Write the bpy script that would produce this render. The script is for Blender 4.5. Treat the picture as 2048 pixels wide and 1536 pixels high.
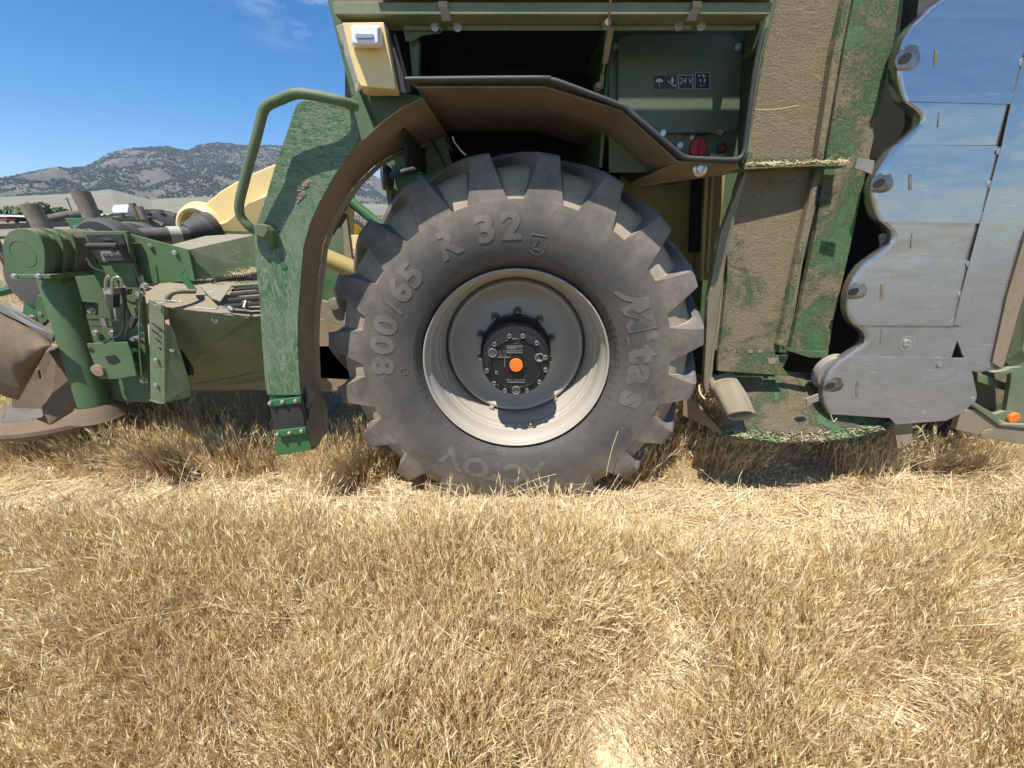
import bpy, bmesh, math, random
import numpy as np
from mathutils import Vector, Matrix, noise
random.seed(7); rng = np.random.default_rng(7)
for o in list(bpy.data.objects): bpy.data.objects.remove(o)
sc = bpy.context.scene
COL = sc.collection
R = math.radians

# ---------------- camera, sky, sun, exposure ----------------
CAMH, PITCH, FPX = 1.435, R(22), 739.0
cam = bpy.data.objects.new('camera', bpy.data.cameras.new('camera'))
COL.objects.link(cam); sc.camera = cam
cam.location = (0, 0, CAMH); cam.rotation_euler = (R(90) - PITCH, 0, 0)
cam.data.sensor_width = 36; cam.data.lens = FPX / 2048 * 36
cam.data.clip_start = 0.02; cam.data.clip_end = 20000
SUN = Vector((-0.19, -0.42, 1.0)).normalized()
elev = math.asin(SUN.z); azim = math.atan2(SUN.x, SUN.y)
sun = bpy.data.objects.new('sun', bpy.data.lights.new('sun', 'SUN'))
COL.objects.link(sun)
sun.data.energy = 5.0; sun.data.angle = R(0.53); sun.data.color = (1, .955, .89)
sun.rotation_euler = SUN.to_track_quat('Z', 'Y').to_euler()
world = bpy.data.worlds.new('World'); sc.world = world; world.use_nodes = True
wn = world.node_tree; bg = wn.nodes['Background']
sky = wn.nodes.new('ShaderNodeTexSky'); sky.sky_type = 'NISHITA'; sky.sun_disc = False
sky.sun_elevation = elev; sky.sun_rotation = azim; sky.altitude = 1500
sky.air_density = 1.0; sky.dust_density = 0.5; sky.ozone_density = 2.5
tcw = wn.nodes.new('ShaderNodeTexCoord'); mpw = wn.nodes.new('ShaderNodeMapping')
mpw.inputs['Scale'].default_value = (3.2, 3.2, 9.0)
mpw.inputs['Rotation'].default_value = (0.3, 0.5, 0.2)
cn = wn.nodes.new('ShaderNodeTexNoise'); cn.inputs['Scale'].default_value = 2.3
cn.inputs['Detail'].default_value = 9; cn.inputs['Roughness'].default_value = .62
cr = wn.nodes.new('ShaderNodeValToRGB'); cr.color_ramp.elements[0].position = .44; cr.color_ramp.elements[1].position = .66
mixw = wn.nodes.new('ShaderNodeMix'); mixw.data_type = 'RGBA'
mixw.inputs['B'].default_value = (9.0, 9.4, 10.0, 1)
hs = wn.nodes.new('ShaderNodeHueSaturation'); hs.inputs['Saturation'].default_value = 1.36; hs.inputs['Value'].default_value = 1.50
wn.links.new(tcw.outputs['Generated'], mpw.inputs['Vector']); wn.links.new(mpw.outputs[0], cn.inputs['Vector'])
wn.links.new(cn.outputs['Fac'], cr.inputs[0])
def cloud_at(vec, w0, w1):                      # a bank of cirrus stands in this part of the sky
    d = wn.nodes.new('ShaderNodeVectorMath'); d.operation = 'DISTANCE'; d.inputs[1].default_value = vec; wn.links.new(tcw.outputs['Generated'], d.inputs[0])
    r = wn.nodes.new('ShaderNodeMapRange'); r.inputs['From Min'].default_value = w1; r.inputs['From Max'].default_value = w0; wn.links.new(d.outputs['Value'], r.inputs['Value']); return r.outputs[0]
mx = wn.nodes.new('ShaderNodeMath'); mx.operation = 'MAXIMUM'
wn.links.new(cloud_at((-.36, .80, .485), .05, .20), mx.inputs[0]); wn.links.new(cloud_at((-.365, .92, .145), .02, .10), mx.inputs[1])
ml_ = wn.nodes.new('ShaderNodeMath'); ml_.operation = 'MULTIPLY'; wn.links.new(mx.outputs[0], ml_.inputs[0]); wn.links.new(cr.outputs[0], ml_.inputs[1]); wn.links.new(ml_.outputs[0], mixw.inputs['Factor'])
wn.links.new(sky.outputs[0], hs.inputs['Color']); wn.links.new(hs.outputs[0], mixw.inputs['A'])
wn.links.new(mixw.outputs['Result'], bg.inputs['Color'])
bg.inputs['Strength'].default_value = 0.08
sc.view_settings.view_transform = 'Standard'; sc.view_settings.look = 'None'
sc.view_settings.exposure = 0.52; sc.view_settings.gamma = 1
sc.cycles.max_bounces = 5; sc.cycles.diffuse_bounces = 3; sc.cycles.glossy_bounces = 3; sc.cycles.transmission_bounces = 3; sc.cycles.transparent_max_bounces = 4
sc.cycles.use_adaptive_sampling = True; sc.cycles.adaptive_threshold = 0.025

# ---------------- pixel -> world helpers ----------------
cp, sp = math.cos(PITCH), math.sin(PITCH)
def P(px, py, Y):
    x = (px - 1024) / FPX; y = (768 - py) / FPX
    t = Y / (cp + y * sp)
    return Vector((x * t, Y, CAMH + (-sp + y * cp) * t))
def PG(px, py, Z=0.0):
    x = (px - 1024) / FPX; y = (768 - py) / FPX
    t = (Z - CAMH) / (-sp + y * cp)
    return Vector((x * t, (cp + y * sp) * t, Z))
def proj(x, y, z):
    u = z - CAMH; d = y * cp - u * sp
    return 1024 + FPX * x / d, 768 - FPX * (u * cp + y * sp) / d

# ---------------- materials ----------------
def newmat(name):
    m = bpy.data.materials.new(name); m.use_nodes = True
    nt = m.node_tree; b = nt.nodes['Principled BSDF']
    return m, nt, b
def N(nt, t, **kw):
    n = nt.nodes.new('ShaderNode' + t)
    for k, v in kw.items():
        if k in n.inputs: n.inputs[k].default_value = v
        else: setattr(n, k, v)
    return n
def coords(nt, scale=(1, 1, 1), rot=(0, 0, 0), world=True):
    if world: s = N(nt, 'NewGeometry').outputs['Position']
    else: s = N(nt, 'TexCoord').outputs['Object']
    mp = N(nt, 'Mapping'); mp.inputs['Scale'].default_value = scale; mp.inputs['Rotation'].default_value = rot
    nt.links.new(s, mp.inputs['Vector']); return mp.outputs[0]
def noisef(nt, vec, scale, detail=6, rough=.6, lo=.4, hi=.6):
    n = N(nt, 'TexNoise', Scale=scale, Detail=detail, Roughness=rough); nt.links.new(vec, n.inputs['Vector'])
    mr = N(nt, 'MapRange'); mr.inputs['From Min'].default_value = lo; mr.inputs['From Max'].default_value = hi
    nt.links.new(n.outputs['Fac'], mr.inputs['Value']); return mr.outputs['Result']
def mth(nt, op, a, b=None, clamp=False):
    n = N(nt, 'Math', operation=op); n.use_clamp = clamp
    for i, v in enumerate((a, b)):
        if v is None: continue
        if isinstance(v, (int, float)): n.inputs[i].default_value = v
        else: nt.links.new(v, n.inputs[i])
    return n.outputs[0]
def mixc(nt, fac, a, b):
    n = N(nt, 'Mix', data_type='RGBA')
    for k, v in (('Factor', fac), ('A', a), ('B', b)):
        if isinstance(v, (int, float)): n.inputs[k].default_value = v
        elif isinstance(v, tuple): n.inputs[k].default_value = (*v, 1) if len(v) == 3 else v
        else: nt.links.new(v, n.inputs[k])
    return n.outputs['Result']
def bump(nt, b, h, strength, dist=.002):
    n = N(nt, 'Bump', Strength=strength, Distance=dist); nt.links.new(h, n.inputs['Height']); nt.links.new(n.outputs[0], b.inputs['Normal'])

def paint(name, base, dust=(.24, .20, .14), amt=.4, rough=.42, metal=0.0, scale=3.0, updust=.35, speck=.35, scr=0.0):
    m, nt, b = newmat(name)
    v = coords(nt)
    big = noisef(nt, v, scale, 8, .65, .5 - .22 * (amt + .3), .72 - .1 * amt)
    fine = noisef(nt, v, 90, 4, .7, .45, .72)
    drips = noisef(nt, coords(nt, (30, 30, 3)), 1.0, 4, .6, .48, .75)
    geo = N(nt, 'NewGeometry'); sx = N(nt, 'SeparateXYZ'); nt.links.new(geo.outputs['Normal'], sx.inputs[0])
    up = N(nt, 'MapRange'); up.inputs['From Min'].default_value = .3; up.inputs['From Max'].default_value = .95; up.inputs['To Max'].default_value = updust
    nt.links.new(sx.outputs['Z'], up.inputs['Value'])
    f = mth(nt, 'MULTIPLY', big, amt)
    f = mth(nt, 'ADD', f, mth(nt, 'MULTIPLY', fine, speck * amt))
    f = mth(nt, 'ADD', f, mth(nt, 'MULTIPLY', drips, .25 * amt))
    f = mth(nt, 'ADD', f, up.outputs[0])
    f = mth(nt, 'ADD', f, amt * .18, clamp=True)
    col = mixc(nt, f, base, dust)
    if scr:
        s = N(nt, 'TexNoise', Scale=1.0, Detail=2); nt.links.new(coords(nt, (14, 14, 160), (0, .5, 0)), s.inputs['Vector'])
        mr = N(nt, 'MapRange'); mr.inputs['From Min'].default_value = .68; mr.inputs['From Max'].default_value = .72; mr.inputs['To Max'].default_value = scr
        nt.links.new(s.outputs['Fac'], mr.inputs['Value'])
        col = mixc(nt, mr.outputs[0], col, (.45, .44, .36))
    nt.links.new(col, b.inputs['Base Color'])
    b.inputs['Metallic'].default_value = metal
    rr = mth(nt, 'ADD', rough, mth(nt, 'MULTIPLY', f, .45), clamp=True); nt.links.new(rr, b.inputs['Roughness'])
    bump(nt, b, mth(nt, 'ADD', f, mth(nt, 'MULTIPLY', fine, .3)), .25, .002)
    return m
GREEN = (.036, .125, .034)
M = {}
M['green'] = paint('green paint', GREEN, amt=.38, updust=.45)
M['green_clean'] = paint('clean green paint', (.033, .14, .048), amt=.12, rough=.35, updust=.2)
M['green_dusty'] = paint('dusty green paint', GREEN, dust=(.27, .235, .16), amt=.62, updust=.5, scr=.5)
M['green_tan'] = paint('dust covered green paint', (.05, .095, .04), dust=(.25, .205, .13), amt=.9, updust=.4, scale=2)
M['brown_dust'] = paint('brown dust film', (.10, .085, .045), dust=(.25, .185, .115), amt=.9, updust=.2, rough=.6)
M['yellow'] = paint('cream yellow paint', (.80, .60, .25), dust=(.45, .36, .22), amt=.14, rough=.3, updust=.1)
M['yellow_dull'] = paint('dull yellow paint', (.50, .37, .10), dust=(.30, .24, .13), amt=.4)
M['black'] = paint('black plastic', (.022, .023, .026), dust=(.16, .14, .11), amt=.22, rough=.4)
M['black_metal'] = paint('dark steel', (.05, .05, .052), dust=(.2, .17, .13), amt=.45, rough=.45, metal=.3)
M['steel'] = paint('zinc steel', (.60, .59, .56), dust=(.3, .27, .2), amt=.18, rough=.3, metal=.85)
M['rim'] = paint('silver rim paint', (.43, .405, .365), dust=(.42, .35, .25), amt=.55, rough=.42, metal=.08, scale=2.5, updust=.1)
M['grey'] = paint('grey plastic', (.16, .17, .175), dust=(.33, .28, .2), amt=.5, rough=.5)
M['red'] = paint('red plastic', (.42, .02, .02), dust=(.25, .15, .1), amt=.25)
M['white'] = paint('white plastic', (.80, .80, .80), dust=(.5, .47, .4), amt=.08, rough=.25)
M['white_bin'] = paint('white plastic sheet', (.75, .78, .82), dust=(.5, .5, .48), amt=.2)
M['wood'] = paint('weathered wood', (.30, .25, .20), dust=(.15, .12, .09), amt=.8, rough=.8, scale=9)
M['dead'] = paint('interior shade black', (.012, .014, .012), dust=(.05, .045, .03), amt=.3, rough=.8)  # near-black paint: shade of interiors and openings put into the colour
M['underside'] = paint('muddy underside', (.12, .09, .055), dust=(.28, .21, .135), amt=1.0, rough=.8, scale=5)

def chaff(name, thr, zk=0.0, z0=1.0, xk=0.0):
    """caked plant chaff on green paint; thr: how bare the paint is; zk: how much thicker the cake gets with height"""
    m, nt, b = newmat(name)
    v = coords(nt)
    n1 = N(nt, 'TexNoise', Scale=3.4, Detail=9, Roughness=.68, Distortion=.5); nt.links.new(v, n1.inputs['Vector'])
    gp = N(nt, 'SeparateXYZ'); nt.links.new(N(nt, 'NewGeometry').outputs['Position'], gp.inputs[0])
    g = noisef(nt, v, 150, 5, .78, .3, .72)
    f2 = noisef(nt, coords(nt, (1, 1, .5), (0, .6, 0)), 420, 3, .7, .52, .66)
    n4 = noisef(nt, coords(nt, (1, 1, 1.8)), 34, 6, .75, .3, .7)
    n5 = noisef(nt, v, 9, 5, .7, .3, .7)
    base = mth(nt, 'ADD', n1.outputs['Fac'], mth(nt, 'MULTIPLY', mth(nt, 'SUBTRACT', gp.outputs['Z'], z0), zk))
    base = mth(nt, 'ADD', base, mth(nt, 'MULTIPLY', mth(nt, 'SUBTRACT', g, .5), .16))
    base = mth(nt, 'ADD', base, mth(nt, 'MULTIPLY', mth(nt, 'SUBTRACT', n4, .5), .06))
    mr = N(nt, 'MapRange'); mr.inputs['From Min'].default_value = thr - .035; mr.inputs['From Max'].default_value = thr + .05; nt.links.new(base, mr.inputs['Value']); edge = mr.outputs[0]
    film = noisef(nt, v, 6, 6, .7, .35, .7)
    green = mixc(nt, mth(nt, 'MULTIPLY', f2, .8), mixc(nt, mth(nt, 'MULTIPLY', film, .30), (.038, .140, .040), (.25, .26, .15)), (.46, .45, .24))
    tan = mixc(nt, g, (.28, .21, .10), (.86, .72, .41))
    tan = mixc(nt, mth(nt, 'MULTIPLY', n4, .5), tan, (.50, .40, .235)); tan = mixc(nt, mth(nt, 'MULTIPLY', n5, .35), tan, (.30, .235, .14))
    nt.links.new(mixc(nt, edge, green, tan), b.inputs['Base Color'])
    b.inputs['Roughness'].default_value = .85
    hh = mth(nt, 'MULTIPLY', mth(nt, 'ADD', mth(nt, 'ADD', g, mth(nt, 'MULTIPLY', n4, 1.6)), f2), mth(nt, 'ADD', edge, .10))
    bump(nt, b, hh, 1.0, .016)
    return m
M['chaff'] = chaff('chaff crusted panel', .41, .16, 1.15)
M['chaff_g'] = chaff('chaff dusted green', .505, -.02, 1.2)
M['tray'] = chaff('chaff dusted tray', .475)
M['chaff_mix'] = chaff('chaff and green', .44)

# scratched mudguard plate
m, nt, b = newmat('scratched dusty green'); M['scratched'] = m
v1 = N(nt, 'TexNoise', Scale=1, Detail=5, Roughness=.65, Distortion=1.2); nt.links.new(coords(nt, (26, 26, 5)), v1.inputs['Vector'])
v2 = N(nt, 'TexNoise', Scale=1, Detail=5, Roughness=.7, Distortion=.8); nt.links.new(coords(nt, (18, 18, 95), (0, .08, 0)), v2.inputs['Vector'])
v3 = N(nt, 'TexNoise', Scale=1, Detail=4, Roughness=.7); nt.links.new(coords(nt, (80, 80, 14), (0, .15, 0)), v3.inputs['Vector'])
gz = N(nt, 'SeparateXYZ'); nt.links.new(N(nt, 'NewGeometry').outputs['Position'], gz.inputs[0])
zf = N(nt, 'MapRange'); zf.inputs['From Min'].default_value = 1.40; zf.inputs['From Max'].default_value = 1.62; nt.links.new(gz.outputs['Z'], zf.inputs['Value'])
def band(nt, x, c, w):
    d = mth(nt, 'ABSOLUTE', mth(nt, 'SUBTRACT', x, c)); mr = N(nt, 'MapRange'); mr.inputs['From Min'].default_value = w; mr.inputs['From Max'].default_value = w * .3
    nt.links.new(d, mr.inputs['Value']); return mr.outputs[0]
low = mth(nt, 'MAXIMUM', band(nt, v1.outputs['Fac'], .5, .045), band(nt, v1.outputs['Fac'], .60, .02))
sm = noisef(nt, coords(nt, (6, 6, 3)), 1, 6, .7, .42, .60)
low = mth(nt, 'MAXIMUM', low, mth(nt, 'MULTIPLY', sm, .75))
hi = mth(nt, 'MAXIMUM', band(nt, v2.outputs['Fac'], .5, .05), mth(nt, 'MULTIPLY', band(nt, v3.outputs['Fac'], .55, .03), .7))
sel = N(nt, 'Mix', data_type='FLOAT'); nt.links.new(zf.outputs[0], sel.inputs['Factor']); nt.links.new(low, sel.inputs['A']); nt.links.new(hi, sel.inputs['B'])
fine = noisef(nt, coords(nt), 120, 4, .7, .3, .7)
ff = mth(nt, 'MULTIPLY', sel.outputs['Result'], mth(nt, 'ADD', mth(nt, 'MULTIPLY', fine, .5), .4), clamp=True)
ff = mth(nt, 'MULTIPLY', mth(nt, 'ADD', ff, .03), .8, clamp=True)
nt.links.new(mixc(nt, ff, (.036, .118, .038), (.32, .31, .235)), b.inputs['Base Color'])
nt.links.new(mth(nt, 'ADD', mth(nt, 'MULTIPLY', ff, .5), .38), b.inputs['Roughness'])
bump(nt, b, ff, .35, .002)

# rubber
def rubber(name, base=(.048, .047, .045), dust=(.235, .192, .148), amt=.5):
    m, nt, b = newmat(name)
    v = coords(nt)
    n1 = noisef(nt, v, 6.5, 9, .72, .36, .64); n2 = noisef(nt, v, 45, 5, .7, .35, .7)
    # dirt lives on the tread shoulder: radial distance from the axle
    sub = N(nt, 'VectorMath', operation='SUBTRACT'); sub.inputs[1].default_value = (.02, 0, .85)
    nt.links.new(N(nt, 'NewGeometry').outputs['Position'], sub.inputs[0])
    ml = N(nt, 'VectorMath', operation='MULTIPLY'); ml.inputs[1].default_value = (1, 0, 1); nt.links.new(sub.outputs[0], ml.inputs[0])
    ln = N(nt, 'VectorMath', operation='LENGTH'); nt.links.new(ml.outputs[0], ln.inputs[0])
    rr = N(nt, 'MapRange'); rr.inputs['From Min'].default_value = .60; rr.inputs['From Max'].default_value = .76; nt.links.new(ln.outputs['Value'], rr.inputs['Value'])
    tip = N(nt, 'MapRange'); tip.inputs['From Min'].default_value = .845; tip.inputs['From Max'].default_value = .875; nt.links.new(ln.outputs['Value'], tip.inputs['Value'])
    f = mth(nt, 'MULTIPLY', mth(nt, 'ADD', mth(nt, 'MULTIPLY', rr.outputs[0], .75), .28), mth(nt, 'ADD', mth(nt, 'MULTIPLY', n1, .8), .30))
    f = mth(nt, 'MULTIPLY', f, amt * 2, clamp=True)
    sxn = N(nt, 'SeparateXYZ'); nt.links.new(N(nt, 'NewGeometry').outputs['Normal'], sxn.inputs[0])
    col = mixc(nt, f, base, dust)
    col = mixc(nt, mth(nt, 'MULTIPLY', n2, .35), col, (.10, .09, .075))
    tf = mth(nt, 'MULTIPLY', tip.outputs[0], mth(nt, 'ADD', mth(nt, 'MULTIPLY', n2, .5), .35), clamp=True)
    col = mixc(nt, tf, col, (.175, .172, .165))
    nt.links.new(col, b.inputs['Base Color']); b.inputs['Roughness'].default_value = .74
    sc_ = noisef(nt, coords(nt, (60, 60, 160), (0, .7, 0)), 1, 3, .6, .66, .72)
    bump(nt, b, mth(nt, 'ADD', mth(nt, 'MULTIPLY', n2, .5), mth(nt, 'MULTIPLY', sc_, -.4)), .25, .002)
    return m
M['rubber'] = rubber('dusty tyre rubber')
M['letter'] = rubber('raised rubber lettering', (.09, .085, .078), (.27, .225, .17), .6)
M['rubber_plain'] = paint('black rubber', (.02, .021, .024), dust=(.13, .12, .10), amt=.25, rough=.5)
# notch floor dust
M['rubber_floor'] = paint('dusty tread floor', (.17, .135, .095), dust=(.36, .29, .20), amt=.9, rough=.85, scale=12)

# brushed stainless skid
m, nt, b = newmat('worn stainless'); M['stainless'] = m
s1 = N(nt, 'TexNoise', Scale=1, Detail=6, Roughness=.75); nt.links.new(coords(nt, (3, 3, 260)), s1.inputs['Vector'])
s2 = N(nt, 'TexNoise', Scale=1, Detail=3, Roughness=.6); nt.links.new(coords(nt, (12, 12, 320), (0, .55, 0)), s2.inputs['Vector'])
mr = N(nt, 'MapRange'); mr.inputs['From Min'].default_value = .61; mr.inputs['From Max'].default_value = .65; nt.links.new(s2.outputs['Fac'], mr.inputs['Value'])
d1 = noisef(nt, coords(nt), 3.2, 8, .7, .42, .72)
bits = noisef(nt, coords(nt, (1, 1, 3)), 70, 2, .5, .68, .72)
gz = N(nt, 'SeparateXYZ'); nt.links.new(N(nt, 'NewGeometry').outputs['Position'], gz.inputs[0])
zl = N(nt, 'MapRange'); zl.inputs['From Min'].default_value = 1.75; zl.inputs['From Max'].default_value = .75; nt.links.new(gz.outputs['Z'], zl.inputs['Value'])
dd = mth(nt, 'MULTIPLY', mth(nt, 'ADD', mth(nt, 'MULTIPLY', d1, .55), .24), zl.outputs[0], clamp=True)
c = mixc(nt, dd, (.47, .465, .46), (.19, .16, .125)); patch = noisef(nt, coords(nt), 4.5, 4, .6, .48, .62); c = mixc(nt, mth(nt, 'MULTIPLY', mth(nt, 'MULTIPLY', mr.outputs[0], patch), .7), c, (.80, .78, .72)); c = mixc(nt, mth(nt, 'MULTIPLY', bits, .6), c, (.62, .57, .42))
nt.links.new(c, b.inputs['Base Color'])
nt.links.new(mth(nt, 'SUBTRACT', .92, mth(nt, 'MULTIPLY', dd, .75)), b.inputs['Metallic'])
nt.links.new(mth(nt, 'ADD', mth(nt, 'ADD', mth(nt, 'MULTIPLY', s1.outputs['Fac'], .22), .10), mth(nt, 'MULTIPLY', dd, .5)), b.inputs['Roughness'])
dent = noisef(nt, coords(nt, (1, 1, 2.6)), 3.5, 2, .45, .2, .8)
bump(nt, b, mth(nt, 'ADD', mth(nt, 'MULTIPLY', dent, 20), mth(nt, 'ADD', s1.outputs['Fac'], mth(nt, 'MULTIPLY', mr.outputs[0], -.5))), .12, .0012)
m, nt, b = newmat('dimple steel'); M['dimple'] = m
nn = noisef(nt, coords(nt), 14, 4, .6, .35, .65); nt.links.new(mixc(nt, nn, (.34, .33, .32), (.20, .13, .07)), b.inputs['Base Color']); b.inputs['Metallic'].default_value = .9; b.inputs['Roughness'].default_value = .36
m, nt, b = newmat('heat stained steel'); M['stain'] = m
b.inputs['Base Color'].default_value = (.22, .14, .055, 1); b.inputs['Metallic'].default_value = .8; b.inputs['Roughness'].default_value = .3
m, nt, b = newmat('hub black paint'); M['hub'] = m
sp_ = N(nt, 'TexVoronoi', Scale=120); nt.links.new(coords(nt), sp_.inputs['Vector'])
mr = N(nt, 'MapRange'); mr.inputs['From Min'].default_value = .13; mr.inputs['From Max'].default_value = .07; nt.links.new(sp_.outputs['Distance'], mr.inputs['Value'])
hn = noisef(nt, coords(nt), 60, 4, .7, .5, .58); hb = noisef(nt, coords(nt), 150, 3, .6, .2, .8)
nt.links.new(mixc(nt, mth(nt, 'MULTIPLY', mr.outputs[0], hn), (.016, .016, .018), (.5, .46, .38)), b.inputs['Base Color'])
b.inputs['Roughness'].default_value = .3; bump(nt, b, hb, .35, .0015)
M['mud'] = paint('brown mud and shade film', (.085, .062, .038), dust=(.19, .135, .085), amt=.9, updust=.1, rough=.65, scale=4)  # brown mud, darkened to carry the shade on the skid parts
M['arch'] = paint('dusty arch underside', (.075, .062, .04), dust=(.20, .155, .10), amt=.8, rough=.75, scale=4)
M['nut'] = paint('grey nut', (.16, .17, .18), dust=(.3, .26, .2), amt=.4, rough=.4, metal=.4)
M['strap'] = paint('dark dusty strap', (.06, .05, .035), dust=(.13, .10, .07), amt=.5, rough=.7)
M['slot'] = paint('chaff filled slot', (.30, .25, .15), dust=(.16, .13, .09), amt=.8, rough=.8, scale=30)
M['hubfit'] = paint('worn highlighted hub black', (.05, .05, .052), dust=(.42, .40, .36), amt=.35, rough=.3)  # lighter than the hub face: worn grey with rib highlights in the colour
def flat(name, c, rough=.5, metal=0, em=None):
    m, nt, b = newmat(name); b.inputs['Base Color'].default_value = (*c, 1); b.inputs['Roughness'].default_value = rough; b.inputs['Metallic'].default_value = metal
    n = noisef(nt, coords(nt), 40, 5, .7, .3, .7); nt.links.new(mixc(nt, mth(nt, 'MULTIPLY', n, .25), c, tuple(x * .6 for x in c)), b.inputs['Base Color'])
    return m
M['orange'] = flat('orange plastic', (.85, .21, .02), .45)
M['ink'] = flat('pale print', (.55, .58, .52), .6)
M['ink_dim'] = flat('dim print', (.13, .17, .15), .6)
M['sticker'] = flat('dark sticker', (.025, .028, .04), .4)
M['cap'] = flat('blue grey lens insert', (.30, .38, .45), .3)
m, nt, b = newmat('clear lens'); M['lens'] = m
b.inputs['Base Color'].default_value = (.95, .96, 1, 1); b.inputs['Roughness'].default_value = .12; b.inputs['Transmission Weight'].default_value = .35; b.inputs['IOR'].default_value = 1.4
M['straw'] = flat('straw', (.72, .60, .34), .7)
M['tyre_far'] = paint('far tyre rubber', (.045, .048, .052), dust=(.16, .15, .13), amt=.5, rough=.6)
M['yellow_rim'] = flat('yellow wheel paint', (.75, .48, .03), .45)
M['reddish'] = flat('rust red paint', (.30, .07, .035), .6)

# ---------------- mesh builder ----------------
WLOC = {}
class MB:
    def __init__(s): s.v = []; s.f = []; s.mi = []; s.cur = 0
    def add(s, vs, fs):
        o = len(s.v); s.v += [Vector(x) for x in vs]; s.f += [[i + o for i in f] for f in fs]; s.mi += [s.cur] * len(fs)
    def prism(s, front, off):                      # polygon + extrusion vector
        n = len(front); off = Vector(off)
        s.add(list(front) + [Vector(p) + off for p in front], [list(range(n))] + [list(range(2 * n - 1, n - 1, -1))] +
              [[i, i + n, (i + 1) % n + n, (i + 1) % n] for i in range(n)])
    def plate(s, pts, Y, t=.006):                   # pixel outline on a real vertical plane, real thickness
        s.prism([P(*p) if len(p) == 3 else P(p[0], p[1], Y) for p in pts], (0, t, 0))
    def loft(s, A, B, t=None):
        n = len(A); s.add(list(A) + list(B), [[i, i + 1, n + i + 1, n + i] for i in range(n - 1)])
    def sheet(s, A, B, off):                       # loft with thickness
        n = len(A); off = Vector(off); V = list(A) + list(B); V += [Vector(x) + off for x in V]; m2 = 2 * n
        F = []
        for i in range(n - 1):
            F += [[i, i + 1, n + i + 1, n + i], [m2 + i, m2 + n + i, m2 + n + i + 1, m2 + i + 1], [i, m2 + i, m2 + i + 1, i + 1], [n + i, n + i + 1, m2 + n + i + 1, m2 + n + i]]
        F += [[0, n, m2 + n, m2], [n - 1, m2 + n - 1, m2 + 2 * n - 1, 2 * n - 1]]
        s.add(V, F)
    def quadslab(s, q, off): s.prism([Vector(x) for x in q], off)
    def box(s, c, d, rot=None):
        c = Vector(c); h = Vector(d) / 2
        V = [Vector((sx * h.x, sy * h.y, sz * h.z)) for sx in (-1, 1) for sy in (-1, 1) for sz in (-1, 1)]
        if rot: V = [rot @ x for x in V]
        s.add([c + x for x in V], [[0, 1, 3, 2], [4, 6, 7, 5], [0, 4, 5, 1], [2, 3, 7, 6], [0, 2, 6, 4], [1, 5, 7, 3]])
    def tube(s, pts, r, n=10, cap=True):
        pts = [Vector(p) for p in pts]; rs = r if isinstance(r, (list, tuple)) else [r] * len(pts)
        o = len(s.v); up = None; rings = []
        for i, p in enumerate(pts):
            d = (pts[min(i + 1, len(pts) - 1)] - pts[max(i - 1, 0)]).normalized()
            if up is None: up = d.orthogonal().normalized()
            up = (up - d * up.dot(d)).normalized(); w = d.cross(up)
            rings.append([p + (up * math.cos(2 * math.pi * k / n) + w * math.sin(2 * math.pi * k / n)) * rs[i] for k in range(n)])
        V = [x for q in rings for x in q]; F = []
        for i in range(len(pts) - 1):
            for k in range(n): F.append([i * n + k, i * n + (k + 1) % n, (i + 1) * n + (k + 1) % n, (i + 1) * n + k])
        if cap: F += [list(range(n - 1, -1, -1)), [(len(pts) - 1) * n + k for k in range(n)]]
        s.add(V, F)
    def smoothtube(s, pts, r, n=10, sub=5):
        pts = [Vector(p) for p in pts]; Q = [pts[0] * 2 - pts[1]] + pts + [pts[-1] * 2 - pts[-2]]; out = []
        for i in range(1, len(Q) - 2):
            for k in range(sub):
                t = k / sub; a, b_, c, d = Q[i - 1:i + 3]
                out.append(.5 * ((2 * b_) + (c - a) * t + (2 * a - 5 * b_ + 4 * c - d) * t * t + (3 * b_ - a - 3 * c + d) * t ** 3))
        out.append(pts[-1]); s.tube(out, r, n)
    def lathe(s, prof, c, n=96, axis='Y'):          # prof: (radius, axial)
        c = Vector(c); V = []; F = []; m_ = len(prof)
        for k in range(n):
            a = 2 * math.pi * k / n; ca, sa = math.cos(a), math.sin(a)
            for r, y in prof:
                V.append(c + (Vector((r * ca, y, r * sa)) if axis == 'Y' else Vector((r * ca, r * sa, y)) if axis == 'Z' else Vector((y, r * ca, r * sa))))
        for k in range(n):
            k2 = (k + 1) % n
            for i in range(m_ - 1): F.append([k * m_ + i, k2 * m_ + i, k2 * m_ + i + 1, k * m_ + i + 1])
        s.add(V, F)
    def bolt(s, px, py, Y, r=.011, h=.012, hexa=True):
        c = P(px, py, Y) if px is not None else Vector(Y)
        s.lathe([(r * 1.5, 0), (r * 1.5, -.003), (r * 1.05, -.003), (r, -h), (0.0001, -h)], c, 14)
    def build(s, name, mat, parent=None, smooth=False, bev=0, bevseg=2, subsurf=0, props=None):
        V = s.v; lo = Vector((min(v.x for v in V), min(v.y for v in V), min(v.z for v in V))); hi = Vector((max(v.x for v in V), max(v.y for v in V), max(v.z for v in V)))
        c = (lo + hi) / 2
        me = bpy.data.meshes.new(name); me.from_pydata([tuple(v - c) for v in V], [], s.f)
        mats = mat if isinstance(mat, list) else [mat]
        for m_ in mats: me.materials.append(m_)
        me.polygons.foreach_set('material_index', s.mi)
        bm = bmesh.new(); bm.from_mesh(me); bmesh.ops.recalc_face_normals(bm, faces=bm.faces); bm.to_mesh(me); bm.free()
        if smooth is not False:
            me.polygons.foreach_set('use_smooth', [True] * len(me.polygons))
            me.set_sharp_from_angle(angle=R(35 if smooth is True else smooth))
        o = bpy.data.objects.new(name, me); COL.objects.link(o)
        o.location = c; WLOC[o.name] = c.copy()
        if parent is not None: o.parent = parent; o.location = c - WLOC[parent.name]
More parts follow.
